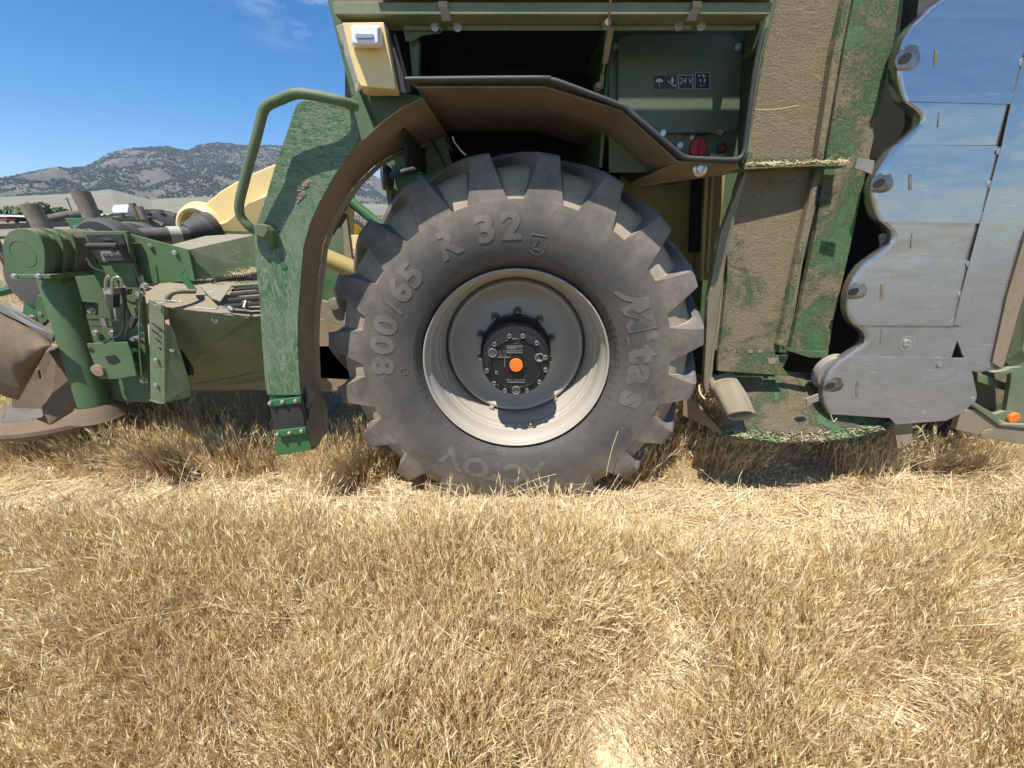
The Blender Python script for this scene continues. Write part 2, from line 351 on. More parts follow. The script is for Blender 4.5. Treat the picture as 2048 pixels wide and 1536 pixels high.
        if bev:
            md = o.modifiers.new('bevel', 'BEVEL'); md.width = bev; md.segments = bevseg; md.limit_method = 'ANGLE'; md.angle_limit = R(40)
            md.harden_normals = False
        if props:
            for k, v in props.items(): o[k] = v
        return o
def build_each(mb, name, mat, parent=None, **kw):
    par = list(range(len(mb.v)))
    def fd_(i):
        while par[i] != i: par[i] = par[par[i]]; i = par[i]
        return i
    for f in mb.f:
        r0 = fd_(f[0])
        for j in f[1:]: par[fd_(j)] = r0
    groups = {}
    for f in mb.f: groups.setdefault(fd_(f[0]), []).append(f)
    out = []
    for fs in groups.values():
        idx = sorted({i for f in fs for i in f}); mp = {i: k for k, i in enumerate(idx)}
        n = MB(); n.add([mb.v[i] for i in idx], [[mp[i] for i in f] for f in fs]); out.append(n.build(name, mat, parent, **kw))
    return out
def thing(name, label, cat, loc, group=None):
    o = bpy.data.objects.new(name, None); COL.objects.link(o); o.location = loc; o.empty_display_size = .2
    o['label'] = label; o['category'] = cat
    if group: o['group'] = group
    WLOC[o.name] = Vector(loc); return o
def tag(o, label, cat, group=None):
    o['label'] = label; o['category'] = cat
    if group: o['group'] = group
    return o
def struct(o, kind='structure', label=None):
    o['kind'] = kind
    if label: o['label'] = label
    return o
def textmesh(txt, size, off=0.0, res=3):
    cu = bpy.data.curves.new('t', 'FONT'); cu.body = txt; cu.size = size; cu.extrude = .5; cu.offset = off; cu.resolution_u = res
    cu.align_x = 'CENTER'
    o = bpy.data.objects.new('t', cu); COL.objects.link(o)
    bpy.context.view_layer.update()
    me = o.evaluated_get(bpy.context.evaluated_depsgraph_get()).to_mesh()
    V = [v.co.copy() for v in me.vertices]; F = [list(p.vertices) for p in me.polygons]
    o.to_mesh_clear(); bpy.data.objects.remove(o); bpy.data.curves.remove(cu)
    return V, F

# =====================================================================
#  THE MACHINE
# =====================================================================
WC = Vector((.02, 0, .85))
mach = thing('self_propelled_mower', 'dusty green and yellow self-propelled mower with one huge lugged tyre', 'farm machine', (.02, 2.6, 0))

# ---- wheel: the rim carries tyre, hub cover, nuts ----
rim = MB()
rim.lathe([(.428, 1.745), (.440, 1.735), (.447, 1.715), (.4500, 1.697), (.4485, 1.687), (.444, 1.683), (.439, 1.687), (.436, 1.70), (.432, 1.715),
           (.424, 1.724), (.419, 1.74), (.417, 1.78), (.4175, 1.80), (.4135, 1.806), (.411, 1.83), (.4045, 1.838), (.402, 1.87), (.395, 1.88), (.392, 1.91), (.387, 1.92), (.3845, 1.955),
           (.3845, 2.02), (.30, 2.04)], WC, 160)
rim.lathe([(.378, 1.99), (.372, 1.965), (.362, 1.953), (.352, 1.952), (.341, 1.962), (.325, 1.985), (.300, 2.01), (.270, 2.022), (.245, 2.016), (.228, 2.006), (.205, 2.003), (.15, 2.003)], WC, 128)
for a in (-52, -112):
    rim.box(WC + Vector((.372 * math.cos(R(a)), 1.945, .372 * math.sin(R(a)))), (.022, .02, .012), Matrix.Rotation(-R(a) + R(90), 3, 'Y'))
wheel = rim.build('wheel', M['rim'], mach, smooth=30)
wheel['label'] = 'dusty silver wheel rim'

# ---- tyre ----
NL = 20; PITCHA = 2 * math.pi / NL; PH = R(81.5)
side = [(.430, 1.752), (.445, 1.735), (.453, 1.712), (.462, 1.695), (.470, 1.683), (.4705, 1.680), (.478, 1.672), (.4785, 1.669), (.487, 1.662), (.4875, 1.6595), (.505, 1.650), (.54, 1.636), (.58, 1.627), (.62, 1.624), (.66, 1.625), (.70, 1.630), (.714, 1.632)]
tre = [  # rL, YL, rF, YF, half width of lug top, half width at flank base   (widths in pitches)
    (.7165, 1.6325, .7165, 1.6325, .352, .36), (.718, 1.633, .719, 1.643, .350, .36), (.735, 1.635, .738, 1.651, .322, .345), (.752, 1.637, .757, 1.659, .295, .325),
    (.775, 1.640, .776, 1.676, .260, .31), (.80, 1.645, .797, 1.690, .226, .30), (.83, 1.652, .816, 1.704, .188, .29), (.855, 1.660, .831, 1.720, .162, .275), (.874, 1.668, .842, 1.740, .146, .262),
    (.886, 1.677, .849, 1.762, .138, .25), (.892, 1.693, .853, 1.79, .132, .24), (.900, 1.76, .861, 1.85, .120, .225), (.908, 1.85, .863, 1.92, .115, .21), (.915, 1.95, .865, 2.0, .112, .20), (.919, 2.06, .867, 2.07, .112, .20), (.919, 2.10, .867, 2.10, .112, .20)]
tips = []
def sweep(Y): return max(0.0, Y - 1.68) * .98 / .90
def zsquash(p):
    d = p.z - 0.012
    return p if d > 0 else Vector((p.x * 1.0, p.y, .012 + d * .1))
ty = MB()
rows = []
ucols = lambda wt, wb: [-wt, -wt * .97, 0, wt * .97, wt, wt + (wb - wt) * .35, wt + (wb - wt) * .8, wb, .5 * (wb + 1 - wb), 1 - wb, 1 - (wt + (wb - wt) * .8), 1 - (wt + (wb - wt) * .35)]
hcols = [1, 1, 1, 1, 1, .72, .12, 0, 0, 0, .12, .72]
NC = 12
def ring(fn):
    return [zsquash(fn(k, c)) for k in range(NL) for c in range(NC)]
def pol(r, Y, a): return Vector((WC.x + r * math.cos(a), Y, WC.z + r * math.sin(a)))
U0 = ucols(.345, .352)
for r, Y in side: rows.append(ring(lambda k, c: pol(r, Y, PH + (k + U0[c]) * PITCHA)))
mats_row = [0] * len(side)
for rL, YL, rF, YF, wt, wb in tre:
    U = ucols(wt, wb)
    def fn(k, c):
        h = hcols[c]; r = rF + (rL - rF) * h; Y = YF + (YL - YF) * h
        if h in (.72,): r -= .004
        return pol(r, Y, PH + (k + U[c]) * PITCHA + sweep(YL * .6 + YF * .4 if h < 1 else YL))
    rows.append(ring(fn))
for r, Y in ((.859, 2.14), (.857, 2.2), (.85, 2.35), (.80, 2.5), (.70, 2.57), (.55, 2.56), (.43, 2.45)):
    rows.append(ring(lambda k, c: pol(r, Y, PH + (k + ucols(.11, .2)[c]) * PITCHA + sweep(2.1))))
n_ = NL * NC; V = [x for q in rows for x in q]; F = []; MI = []
for i in range(len(rows) - 1):
    for j in range(n_):
        j2 = (j + 1) % n_; F.append([i * n_ + j, i * n_ + j2, (i + 1) * n_ + j2, (i + 1) * n_ + j])
        c = j % NC
        MI.append(1 if (i >= len(side) + 1 and c in (6, 7, 8, 9) and i < len(rows) - 8) else 0)
ty.add(V, F); ty.mi = MI
# second half of the tread, its lugs half a pitch off
for k in range(NL):
    a0 = PH + (k + .5) * PITCHA
    L = []; Rr = []
    for t in np.linspace(0, 1, 6):
        Y = 2.62 - .02 - t * .52; a = a0 + sweep(2.1) * 1.0 * t - .02; r = .885 + .034 * t
        L.append([pol(r, Y, a - .035), pol(r, Y, a + .035), pol(.84, Y, a + .06), pol(.84, Y, a - .06)])
    vs = [zsquash(x) for q in L for x in q]; fs = []
    for i in range(5):
        for e in range(4): fs.append([i * 4 + e, i * 4 + (e + 1) % 4, (i + 1) * 4 + (e + 1) % 4, (i + 1) * 4 + e])
    ty.cur = 0; ty.add(vs, fs + [[0, 1, 2, 3], [20, 21, 22, 23]])
def sideY(r):
    pr = side + [(t[0], t[1]) for t in tre]
    for (r0, y0), (r1, y1) in zip(pr, pr[1:]):
        if r0 <= r <= r1: return y0 + (y1 - y0) * (r - r0) / max(1e-6, r1 - r0)
    return 1.64
# moulding hairs
for i in range(330):
    r = random.choice([.485, .505, .52, .545, .57, .60, .64, .69]) + random.uniform(-.004, .004); a = random.uniform(0, 2 * math.pi)
    p = pol(r, sideY(r) + .001, a); l = random.uniform(.004, .009)
    q = p + Vector((random.uniform(-.001, .002), -l, random.uniform(-.003, 0)))
    ty.tube([p, q], [.0012, .0007], 4)
for i in range(76):
    a = i * 2 * math.pi / 76
    ty.tube([pol(.4655, 1.6865, a), pol(.477, 1.671, a), pol(.4875, 1.657, a)], .0011, 4)


# raised lettering, wrapped on the sidewall
lt = MB()
def arctext(items, r0, size, up=1, off=.0, hgt=.0022, xs=1.0, mb=lt):
    for ch, ang in items:                            # ang: degrees of the glyph's centre
        Vt, Ft = textmesh(ch, size, off)
        out = []
        for v in Vt:
            yy = v.y * up; r = r0 + yy; a = R(ang) - up * v.x * xs / (r0 + size * .35 * up)
            p = pol(r, sideY(r), a); p.y += (.002 if v.z < 0 else -hgt)
            out.append(p)
        mb.add(out, Ft)
arctext([('8', 178.3), ('0', 169), ('0', 160.2), ('6', 144.2), ('5', 136.4), ('R', 118.3), ('3', 102.0), ('2', 92.0)], .573, .140, 1, .0055, xs=1.2)
arctext([('A', -79.8), ('C', -90.2), ('T', -100.4), ('O', -110.8), ('N', -123.2)], .537, .142, 1, .005, xs=1.25)
arctext([('i', 14.9), ('t', 7.2), ('a', -3.0), ('s', -15.6)], .533, .185, 1, .008, xs=1.18)
def sidepoly(px, sub=4):
    q = []
    for i in range(len(px)):
        (x0, y0), (x1, y1) = px[i], px[(i + 1) % len(px)]
        for k in range(sub):
            p = P(x0 + (x1 - x0) * k / sub, y0 + (y1 - y0) * k / sub, 1.625); r = math.hypot(p.x - WC.x, p.z - WC.z)
            if r > .712: p.x = WC.x + (p.x - WC.x) * .712 / r; p.z = WC.z + (p.z - WC.z) * .712 / r; r = .712
            p.y = sideY(r) - .0022; q.append(p)
    lt.prism(q, (0, .006, 0))
sidepoly([(1100 + x / 3.84, 500 + y / 3.84) for x, y in ((490, 335), (520, 312), (590, 352), (755, 362), (778, 435), (680, 485), (795, 500), (825, 597), (650, 635), (608, 645), (590, 590), (612, 552), (690, 537), (575, 505), (545, 458), (640, 405), (560, 385))])
sidepoly([(765, 599), (769, 596), (806, 626), (802, 631)])

for j, (s_, a0_) in enumerate((('RADIAL TUBELESS', 117), ('STEEL BELTED', 101), ('DYNAMIC LOAD', 17))):
    for i, ch in enumerate(s_):
        if ch != ' ': arctext([(ch, a0_ - i * 1.05)], .530 if j < 2 else .515, .013, 1, 0, .0015)
for j, ch in enumerate('178 A8'):
    if ch != ' ': arctext([(ch, 188 - j * 1.5)], .522, .016, 1, 0, .0015)
# shield shaped emblem: outline bars
def sidebar(pts, w=.0022, hgt=.003, mb=lt):
    q = []
    for (a, r) in pts: p = pol(r, sideY(r), R(a)); p.y -= hgt * .4; q.append(p)
    mb.tube(q, w, 5)
sh = lambda x, y: (81.0 - math.degrees(x / .56), .556 + y)
sidebar([sh(*p) for p in ((-.030, .035), (.030, .035), (.036, .005), (.028, -.03), (.012, -.04), (-.012, -.04), (-.028, -.03), (-.036, .005), (-.030, .035))])
sidebar([sh(*p) for p in ((-.016, -.02), (0, .02), (.016, -.02), (-.016, -.02))])
ar = lambda x, y: (-102 + math.degrees(x / .49), .487 - y)
sidebar([ar(*p) for p in ((-.07, -.005), (.03, -.005), (.03, -.011), (.075, 0), (.03, .011), (.03, .005), (-.07, .005), (-.07, -.005))], .0018)
ci = lambda t: (181.5 + 1.9 * math.cos(t), .528 + .017 * math.sin(t))
sidebar([ci(t) for t in np.linspace(0, 2 * math.pi, 17)], .0016)
ty.cur = 2; ty.add(lt.v, lt.f)
tyre = ty.build('tyre', [M['rubber'], M['rubber_floor'], M['letter']], wheel, smooth=38)

# ---- hub ----
hb = MB()
hb.lathe([(.19, 2.005), (.19, 1.93), (.180, 1.92), (.172, 1.915), (.170, 1.76), (.168, 1.735), (.162, 1.722), (.16, 1.716), (.001, 1.716)], WC, 96)
hb.lathe([(.158, 1.717), (.158, 1.704), (.150, 1.701), (.132, 1.701)], WC, 96)
hb.lathe([(.134, 1.7025), (.128, 1.695), (.122, 1.696), (.118, 1.704), (.001, 1.704)], WC, 96)
hb.lathe([(.046, 1.704), (.045, 1.694), (.041, 1.694), (.040, 1.703)], WC, 48)
hub = hb.build('hub_cover', M['hub'], wheel, smooth=35)
hx = MB()
for a in (15, 48, 78, 103, 135, 192, 222, 248, 292, 322, 350):
    c = pol(.146, 1.701, R(a)); hx.lathe([(.0105, 0), (.0105, -.012), (.0065, -.012), (.005, -.005), (.0005, -.005)], c, 12)
build_each(hx, 'hub_bolt', M['hubfit'], wheel, smooth=35); hx = MB()
for a, r in ((152, .128), (18, .118), (270, .135)):
    c = pol(r, 1.701, R(a)); hx.lathe([(.022, 0), (.022, -.009), (.017, -.0095), (.015, -.002), (.001, -.001)], c, 24)
    if a != 18: hx.lathe([(.010, -.001), (.010, -.008), (.005, -.008), (.004, -.002), (.0005, -.002)], c, 6)
hx.lathe([(.009, 0), (.009, -.006), (.005, -.006), (.004, 0)], pol(.105, 1.704, R(204)), 12)
for x0, x1, z in ((-.075, .040, .082), (-.075, .040, .100)): pass
hx.box(WC + Vector((-.055, 1.701, .012)), (.004, .006, .045))
hx.box(WC + Vector((-.065, 1.701, .036)), (.075, .004, .003)); hx.box(WC + Vector((-.028, 1.701, .05)), (.003, .004, .03))
hx.box(WC + Vector((-.004, 1.701, .121)), (.075, .004, .003)); 
hx.box(WC + Vector((.0, 1.701, -.094)), (.085, .004, .003)); hx.box(WC + Vector((.043, 1.701, -.086)), (.003, .004, .016)); hx.box(WC + Vector((-.043, 1.701, -.086)), (.003, .004, .016))
def flattext(mb, s_, size, c, off=0, depth=.003, rot=0.0, sx=1.0):
    Vt, Ft = textmesh(s_, size, off); Rm = Matrix.Rotation(rot, 3, 'Y')
    mb.add([Vector(c) + Rm @ Vector((v.x * sx, -v.z * depth, v.y)) for v in Vt], Ft)
flattext(hx, 'TOP', .024, WC + Vector((-.004, 1.7035, .103)))
flattext(hx, 'OIL FILL', .020, WC + Vector((-.065, 1.7035, .056))); flattext(hx, 'LEVEL', .018, WC + Vector((-.065, 1.7035, .040)))
flattext(hx, 'OIL DRAIN', .019, WC + Vector((0, 1.7035, -.090)))
flattext(hx, 'Z1', .012, WC + Vector((-.09, 1.7005, -.112)), rot=.7)
hub_fit = hx.build('hub_fittings', M['hubfit'], wheel, smooth=35)
pl = MB(); pl.box(WC + Vector((-.008, 1.701, .077)), (.080, .006, .036)); plo = pl.build('name_plate', M['black'], wheel, bev=.001)
pt = MB(); flattext(pt, 'Comer', .016, WC + Vector((-.022, 1.6975, .080)), depth=.001); flattext(pt, 'MG 9010N', .009, WC + Vector((-.026, 1.6975, .066)), depth=.001)
for z in (.089, .072, .062): pt.box(WC + Vector((-.008, 1.6978, z)), (.072, .001, .0012))
pt.box(WC + Vector((-.008, 1.6978, .0945)), (.080, .001, .0015)); pt.box(WC + Vector((-.008, 1.6978, .0595)), (.080, .001, .0015))
pt.build('plate_print', M['steel'], wheel)
oc = MB(); oc.lathe([(.033, 1.705), (.033, 1.688), (.031, 1.684), (.0005, 1.684)], WC, 48); oc.build('orange_cap', M['orange'], wheel, smooth=35)
for k in range(10):
    a = R(87 + 36 * k); nb = MB(); c = pol(.205, 2.003, a)
    nb.lathe([(.024, 0), (.024, -.004), (.019, -.006), (.018, -.010)], c, 20)
    nb.lathe([(.0155, -.006), (.0155, -.022), (.013, -.024)], c, 6)
    nb.lathe([(.009, -.02), (.009, -.052), (.008, -.055), (.0005, -.055)], c, 12)
    nb.build('wheel_nut', M['nut' if k not in (3, 7) else 'steel'], wheel, smooth=30)
vg = MB(); c = P(1061, 850, 1.80)
U = [(c + Vector((x, 0, z))) for x, z in ((-.021, .035), (-.020, .005), (-.014, -.010), (0, -.016), (.014, -.010), (.020, .005), (.021, .035))]
U2 = [p + Vector((0, .03, 0)) for p in U]; vg.sheet(U, U2, (0, 0, .004))
vg.tube([c + Vector((0, .03, .0)), c + Vector((0, -.005, .008))], .006, 8)
vg.build('valve_guard', M['rim'], wheel, smooth=40)

# ---- machine body core: behind the wheel ----
bd = MB()
bd.box((1.2, 3.35, 1.85), (3.5, 1.7, 2.2)); bd.box((.13, 2.28, 2.97), (1.50, 1.5, .05)); bd.box((.13, 2.46, 1.9), (1.5, .05, 2.1))
bd.box((-.60, 2.1, 2.5), (.02, .85, .9)); bd.box((.885, 2.10, 2.5), (.02, .9, .9))  # roof above and these sides, out of view, added to darken the compartment
body = bd.build('body', M['green'], mach, bev=.01)
ax = MB(); ax.lathe([(.16, 2.02), (.16, 2.5), (.20, 2.5), (.20, 3.0)], WC, 32); ax.box((.02, 2.9, .95), (.5, .5, .35)); ax.build('axle', M['dead'], mach)

# sill above the compartment
ml = MB()
Ys = 1.50
a = [P(665, 4, Ys), P(1545, 3, Ys)]; z0 = P(665, 29, Ys).z; zt = a[0].z; x0 = P(668, 29, Ys).x; x1 = P(1541, 29, Ys).x
for (yf, zf0, zf1, th) in ((Ys, z0, zt + .0, .004),):
    ml.quadslab([(x0, yf, zf0), (x1, yf, zf0), (x1, yf - .0, zf1), (x0, yf, zf1)], (0, th, 0))
ml.quadslab([(x0 + .004, Ys + .004, z0), (x1 - .004, Ys + .004, z0), (x1 - .004, Ys + .10, z0), (x0 + .004, Ys + .10, z0)], (0, 0, .004))
zb = P(1000, 60, Ys + .06).z
for xa, xb in ((806, 884), (895, 1385), (1402, 1512)):
    ml.quadslab([(P(xa, 50, Ys + .06).x, Ys + .06, zb), (P(xb, 50, Ys + .06).x, Ys + .06, zb), (P(xb, 50, Ys + .06).x, Ys + .06, z0 - .001), (P(xa, 50, Ys + .06).x, Ys + .06, z0 - .001)], (0, .005, 0))
sill = ml.build('sill_beam', M['green_dusty'], mach, bev=.003)
sb = MB()
for px, py in ((870, 52), (915, 53), (1357, 51), (1402, 51)): sb.bolt(px, py, Ys + .058, .010, .01)
build_each(sb, 'sill_bolt', M['steel'], sill, smooth=30)
# visible flap, plus added occluder above view whose slot shapes the sun stripe
hd = MB()
hd.quadslab([(x0, Ys + .02, zt + .004), (x1, Ys + .02, zt + .004), (x1, Ys + .02, 2.445), (x0, Ys + .02, 2.445)], (0, .01, 0))
hd.quadslab([(x0, Ys + .03, 2.475), (x1, Ys + .03, 2.475), (x1, Ys + .03, 2.9), (x0, Ys + .03, 2.9)], (0, .01, 0))
hd.box((P(1380, 200, 1.78).x + .0, Ys + .045, 2.46), (.03, .03, .08))
hd.quadslab([(x0 + .14, Ys - .012, zt + .004), (x1 + .02, Ys - .012, zt + .002), (x1 + .02, Ys - .012, zt + .14), (x0 + .14, Ys - .012, zt + .14)], (0, .008, 0))
hd.build('hood_flap_and_occluder', M['underside'], mach, bev=.002)
st = MB()
for px in (885, 1394):
    A = [P(px - 9, 2, Ys - .012), P(px - 8, 14, Ys - .012), P(px - 3 - (14 if px > 1000 else 0), 30, Ys - .01), P(px - 1 - (20 if px > 1000 else 0), 42, Ys - .008)]
    B = [p + Vector((.028, 0, 0)) for p in A]; st.sheet(A, B, (0, .004, 0))
build_each(st, 'hinge_strap', M['strap'], mach)
# compartment: back wall, left wall, floor
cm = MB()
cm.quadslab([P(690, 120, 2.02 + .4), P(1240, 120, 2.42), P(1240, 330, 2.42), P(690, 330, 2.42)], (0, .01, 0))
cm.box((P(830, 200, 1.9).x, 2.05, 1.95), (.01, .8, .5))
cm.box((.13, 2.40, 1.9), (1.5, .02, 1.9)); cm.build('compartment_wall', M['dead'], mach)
dv = MB(); dv.box((P(1222, 120, 1.80).x - .01, 2.1, 1.95), (.012, .62, .5)); dv.plate([(818, 80), (838, 80), (836, 165), (826, 165)], 1.60, .03)
dv.plate([(806, 60), (886, 60), (880, 66), (845, 70), (825, 82), (812, 82)], 1.57, .004)
build_each(dv, 'inner_bracket', M['green'], mach)
# 24 V cover panel
YP = 1.76
pn = MB()
pn.plate([(1218, 55), (1535, 55), (1510, 345), (1218, 345)], YP + .02, .01)
pn.plate([(1236, 74), (1262, 67), (1462, 68), (1486, 88), (1478, 250), (1470, 262), (1445, 266), (1438, 272), (1428, 266), (1330, 266), (1322, 272), (1236, 255)], YP, .014)
pno = pn.build('cover_panel', paint('shaded panel paint', (.055, .105, .06), dust=(.20, .18, .12), amt=.4), mach, bev=.003)
fx = MB()
for px, py in ((1231, 94), (1475, 95), (1326, 266), (1440, 265)): fx.lathe([(.011, 0), (.011, -.004), (.007, -.004), (.006, -.001), (.0005, -.001)], P(px, py, YP), 16)
fx.bolt(1383, 274, YP + .016, .007, .01); fx.bolt(1360, 291, YP + .016, .008, .01)
build_each(fx, 'panel_screw', M['steel'], pno, smooth=30)
ho = MB(); ho.plate([(1368, 265), (1420, 265), (1418, 269), (1370, 269)], YP - .002, .004); ho.build('panel_slot', M['dead'], pno)
# warning decals
dc = MB(); pr = MB()
def frame(mb, x0, y0, x1, y1, Y, w=1.0):
    for q in ([(x0, y0), (x1, y0), (x1, y0 + w), (x0, y0 + w)], [(x0, y1 - w), (x1, y1 - w), (x1, y1), (x0, y1)], [(x0, y0 + w), (x0 + w, y0 + w), (x0 + w, y1 - w), (x0, y1 - w)], [(x1 - w, y0 + w), (x1, y0 + w), (x1, y1 - w), (x1 - w, y1 - w)]):
        mb.plate(q, Y, .0008)
dc.plate([(1308, 152), (1352, 152), (1352, 177), (1308, 177)], YP - .002, .0015); dc.plate([(1357, 150), (1386, 150), (1386, 178), (1357, 178)], YP - .002, .0015); dc.plate([(1390, 144), (1420, 144), (1419, 178), (1389, 178)], YP - .002, .0015)
frame(pr, 1357, 150, 1386, 178, YP - .003, .8); frame(pr, 1390, 144, 1420, 178, YP - .003, .8)
flattext(pr, '24 V', .026, P(1371.5, 167, YP - .003), depth=.0004)
um = [(1311, 164)] + [(1318.5 + 7.5 * math.cos(t), 164 - 7 * math.sin(t)) for t in np.linspace(math.pi, 0, 9)] + [(1326, 164)]
pr.plate(um[1:-1], YP - .003, .0006); pr.plate([(1318, 164), (1319, 164), (1319, 173), (1318, 173)], YP - .003, .0006)
pr.plate([(1343, 156), (1346, 154), (1348, 160), (1345, 168), (1342, 162)], YP - .003, .0006); pr.plate([(1336, 161), (1350, 172), (1349, 173.4), (1335, 162.6)], YP - .003, .0006); pr.plate([(1345, 169), (1352, 170), (1352, 173), (1346, 173)], YP - .003, .0006)
for q in ([(1397, 149), (1403, 151), (1397, 153)], [(1405, 148), (1408, 148), (1410, 155), (1406, 154)], [(1399, 158), (1402, 158), (1402, 164), (1400, 164)], [(1408, 158), (1411, 158), (1410, 165), (1408, 164)], [(1400, 170), (1403, 170), (1403, 172), (1400, 172)], [(1407, 170), (1409, 170), (1409, 172), (1407, 172)]): pr.plate(q, YP - .003, .0006)
build_each(dc, 'warning_decal', M['sticker'], pno); pr.build('decal_print', M['ink'], pno)
# battery switch, push button, socket plate
bs = MB(); c = P(1395, 297, YP + .018)
bs.lathe([(.036, 0), (.036, -.010), (.030, -.018), (.001, -.018)], c, 32); bs.box(c + Vector((0, -.026, 0)), (.009, .018, .054))
bso = bs.build('battery_switch', M['red'], mach, smooth=30, bev=.002)
pb = MB(); c = P(1442, 297, YP + .018); pb.lathe([(.018, 0), (.018, -.012), (.012, -.014), (.011, -.008), (.0005, -.008)], c, 24); pb.build('push_button', M['black'], mach, smooth=30)
pb = MB(); pb.lathe([(.009, -.009), (.009, -.013), (.0005, -.013)], c, 20); pb.build('button_lens', M['red'], mach)
sk = MB(); sk.plate([(1421, 307), (1453, 307), (1454, 313), (1421, 313)], YP - .02, .03); sk.build('socket_plate', M['steel'], mach, bev=.002)
# gas strut in front of the compartment
gs = MB(); A = P(1222, -4, 1.46); B_ = P(1216, 50, 1.52); gs.tube([A, B_], .004, 8); 
gs.tube([P(1222, 52, 1.54), P(1210, 124, 1.62)], .011, 12); gs.tube([P(1210, 124, 1.62), P(1205, 150, 1.64)], .003, 8); gs.tube([P(1205, 150, 1.64), P(1202, 176, 1.66)], .007, 8)
gs.bolt(1213, 50, 1.52, .009, .02); gs.bolt(1195, 174, 1.66, .009, .02)
gs.build('gas_strut', M['underside'], mach, smooth=40)

# ---- fender arch above the wheel (extruded from the seal line inwards) ----
def line(pts, Y): return [P(x, y, Y) for x, y in pts]
FY = 1.52
lipo = [(812, 160), (840, 159), (1078, 157), (1100, 160), (1128, 168), (1243, 212), (1262, 226), (1355, 305), (1372, 315), (1395, 318), (1462, 320), (1480, 316), (1489, 300), (1493, 270), (1500, 215), (1512, 130), (1527, 62)]
seal = MB(); seal.smoothtube(line(lipo, FY - .006), .0085, 8, 3)
flo = [(832, 176), (1090, 176), (1243, 223), (1355, 325), (1476, 331)]
fo = line(flo, FY); fi = [Vector((p.x, 2.08, p.z)) for p in fo]
fd = MB(); fd.sheet(fo, fi, (0, 0, .006))
# inward closing lip between seal and underside
lo_ = line([(812, 163), (1078, 161), (1100, 163), (1240, 214), (1358, 312), (1372, 320), (1474, 325)], FY)
li_ = line([(832, 178), (1078, 176), (1090, 177), (1243, 224), (1350, 322), (1366, 328), (1476, 331)], FY + .035)
fd.sheet(lo_, li_, (0, 0, .004))
fo2 = [P(1476, 331, FY), P(1496, 320, FY)]
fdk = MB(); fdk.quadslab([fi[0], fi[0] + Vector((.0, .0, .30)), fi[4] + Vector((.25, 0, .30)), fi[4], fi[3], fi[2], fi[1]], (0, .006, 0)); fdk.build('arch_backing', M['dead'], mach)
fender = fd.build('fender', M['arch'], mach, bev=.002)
seal.build('rubber_seal', M['rubber_plain'], fender, smooth=60)
fb = MB(); fb.lathe([(.026, 0), (.026, -.006), (.017, -.010), (.0165, -.02), (.010, -.022), (.009, -.014), (.0005, -.014)], P(1399, 338, FY + .03), 24)
fb.build('fender_bolt', M['steel'], fender, smooth=30)
# folded lower skin below the compartment and right flank skin of the opening
sk2 = MB(); sk2.prism([P(1355, 325, FY + .01), P(1476, 331, FY + .01), P(1480, 338, FY + .03), P(1452, 350, FY + .12), P(1290, 370, FY + .30), P(1262, 366, FY + .34)], (0, .004, .004))
sk2.build('fender_skirt', M['brown_dust'], mach, bev=.002)
fl = MB(); fl.sheet(line([(1532, 55), (1516, 130), (1503, 215), (1494, 300), (1483, 326)], FY - .004), line([(1532, 55), (1516, 130), (1503, 215), (1494, 300), (1483, 326)], YP + .03), (.006, 0, 0))
fl.build('opening_flank', M['green'], mach)

# ---- left: yellow corner cover with marker lamp ----
yc = MB()
front = [(684, 45), (767, 44), (791, 174), (786, 178), (722, 172), (716, 162), (700, 110)]
yc.prism(line(front, 1.49), (0, .05, 0))
bot = line([(722, 172), (791, 176)], 1.492); yc.prism([bot[0], bot[1], P(800, 192, 1.56), P(745, 192, 1.56), P(727, 188, 1.55)], (0, .01, .01))
yc.sheet([P(686, 47, 1.495), P(701, 112, 1.495), P(718, 165, 1.495), P(724, 174, 1.495)], [P(672, 52, 1.72), P(690, 112, 1.72), P(708, 168, 1.72), P(712, 188, 1.72)], (.004, 0, 0))
yco = yc.build('corner_cover', M['yellow'], mach, bev=.008, bevseg=3)
lm = MB()
def rrect(x0, y0, x1, y1, r, sk=0, n=5):
    out = []
    for cx, cy, a0 in ((x1 - r, y0 + r, -90), (x1 - r, y1 - r, 0), (x0 + r, y1 - r, 90), (x0 + r, y0 + r, 180)):
        for i in range(n): t = R(a0 + 90 * i / (n - 1)); X = cx + r * math.cos(t); Yp = cy + r * math.sin(t); out.append((X + sk * (Yp - y0), Yp))
    return out
base = line(rrect(700, 50, 763, 97, 7, .10), 1.487); top = line(rrect(703, 52, 755, 88, 6, .06), 1.435)
n = len(base); lm.add(base + top, [list(range(n)), [n + i for i in range(n)][::-1]] + [[i, (i + 1) % n, n + (i + 1) % n, n + i] for i in range(n)])
lamp = lm.build('marker_lamp', M['white'], yco, smooth=50, bev=.004, bevseg=3)
lc = MB(); lc.plate(rrect(710, 65, 747, 77, 5.5), 1.430, .006); lc.build('lamp_insert', M['cap'], yco, bev=.002)
ls = MB(); ls.plate([(762, 44), (772, 44), (782, 72), (806, 150), (812, 186), (800, 184)], 1.53, .02); ls.build('cover_gasket', M['black'], mach)
lr = MB(); lr.sheet(line([(786, 68), (800, 120), (811, 165), (813, 186)], 1.51), line([(792, 70), (806, 122), (816, 160), (822, 182)], 1.56), (0, .004, 0)); lr.build('opening_trim', M['steel'], mach)
# cab side post behind the corner
cp_ = MB(); cp_.prism([P(650, -20, 1.74), P(664, -20, 1.74), P(713, 190, 1.74), P(703, 190, 1.74)], (0, .05, 0)); cp_.build('corner_post', M['green'], mach)
cg = MB(); cg.prism([P(692, 112, 1.73), P(698, 118, 1.73), P(711, 165, 1.73), P(714, 188, 1.73), P(706, 160, 1.73)], (0, .03, 0)); cg.build('side_marker', M['white'], mach)

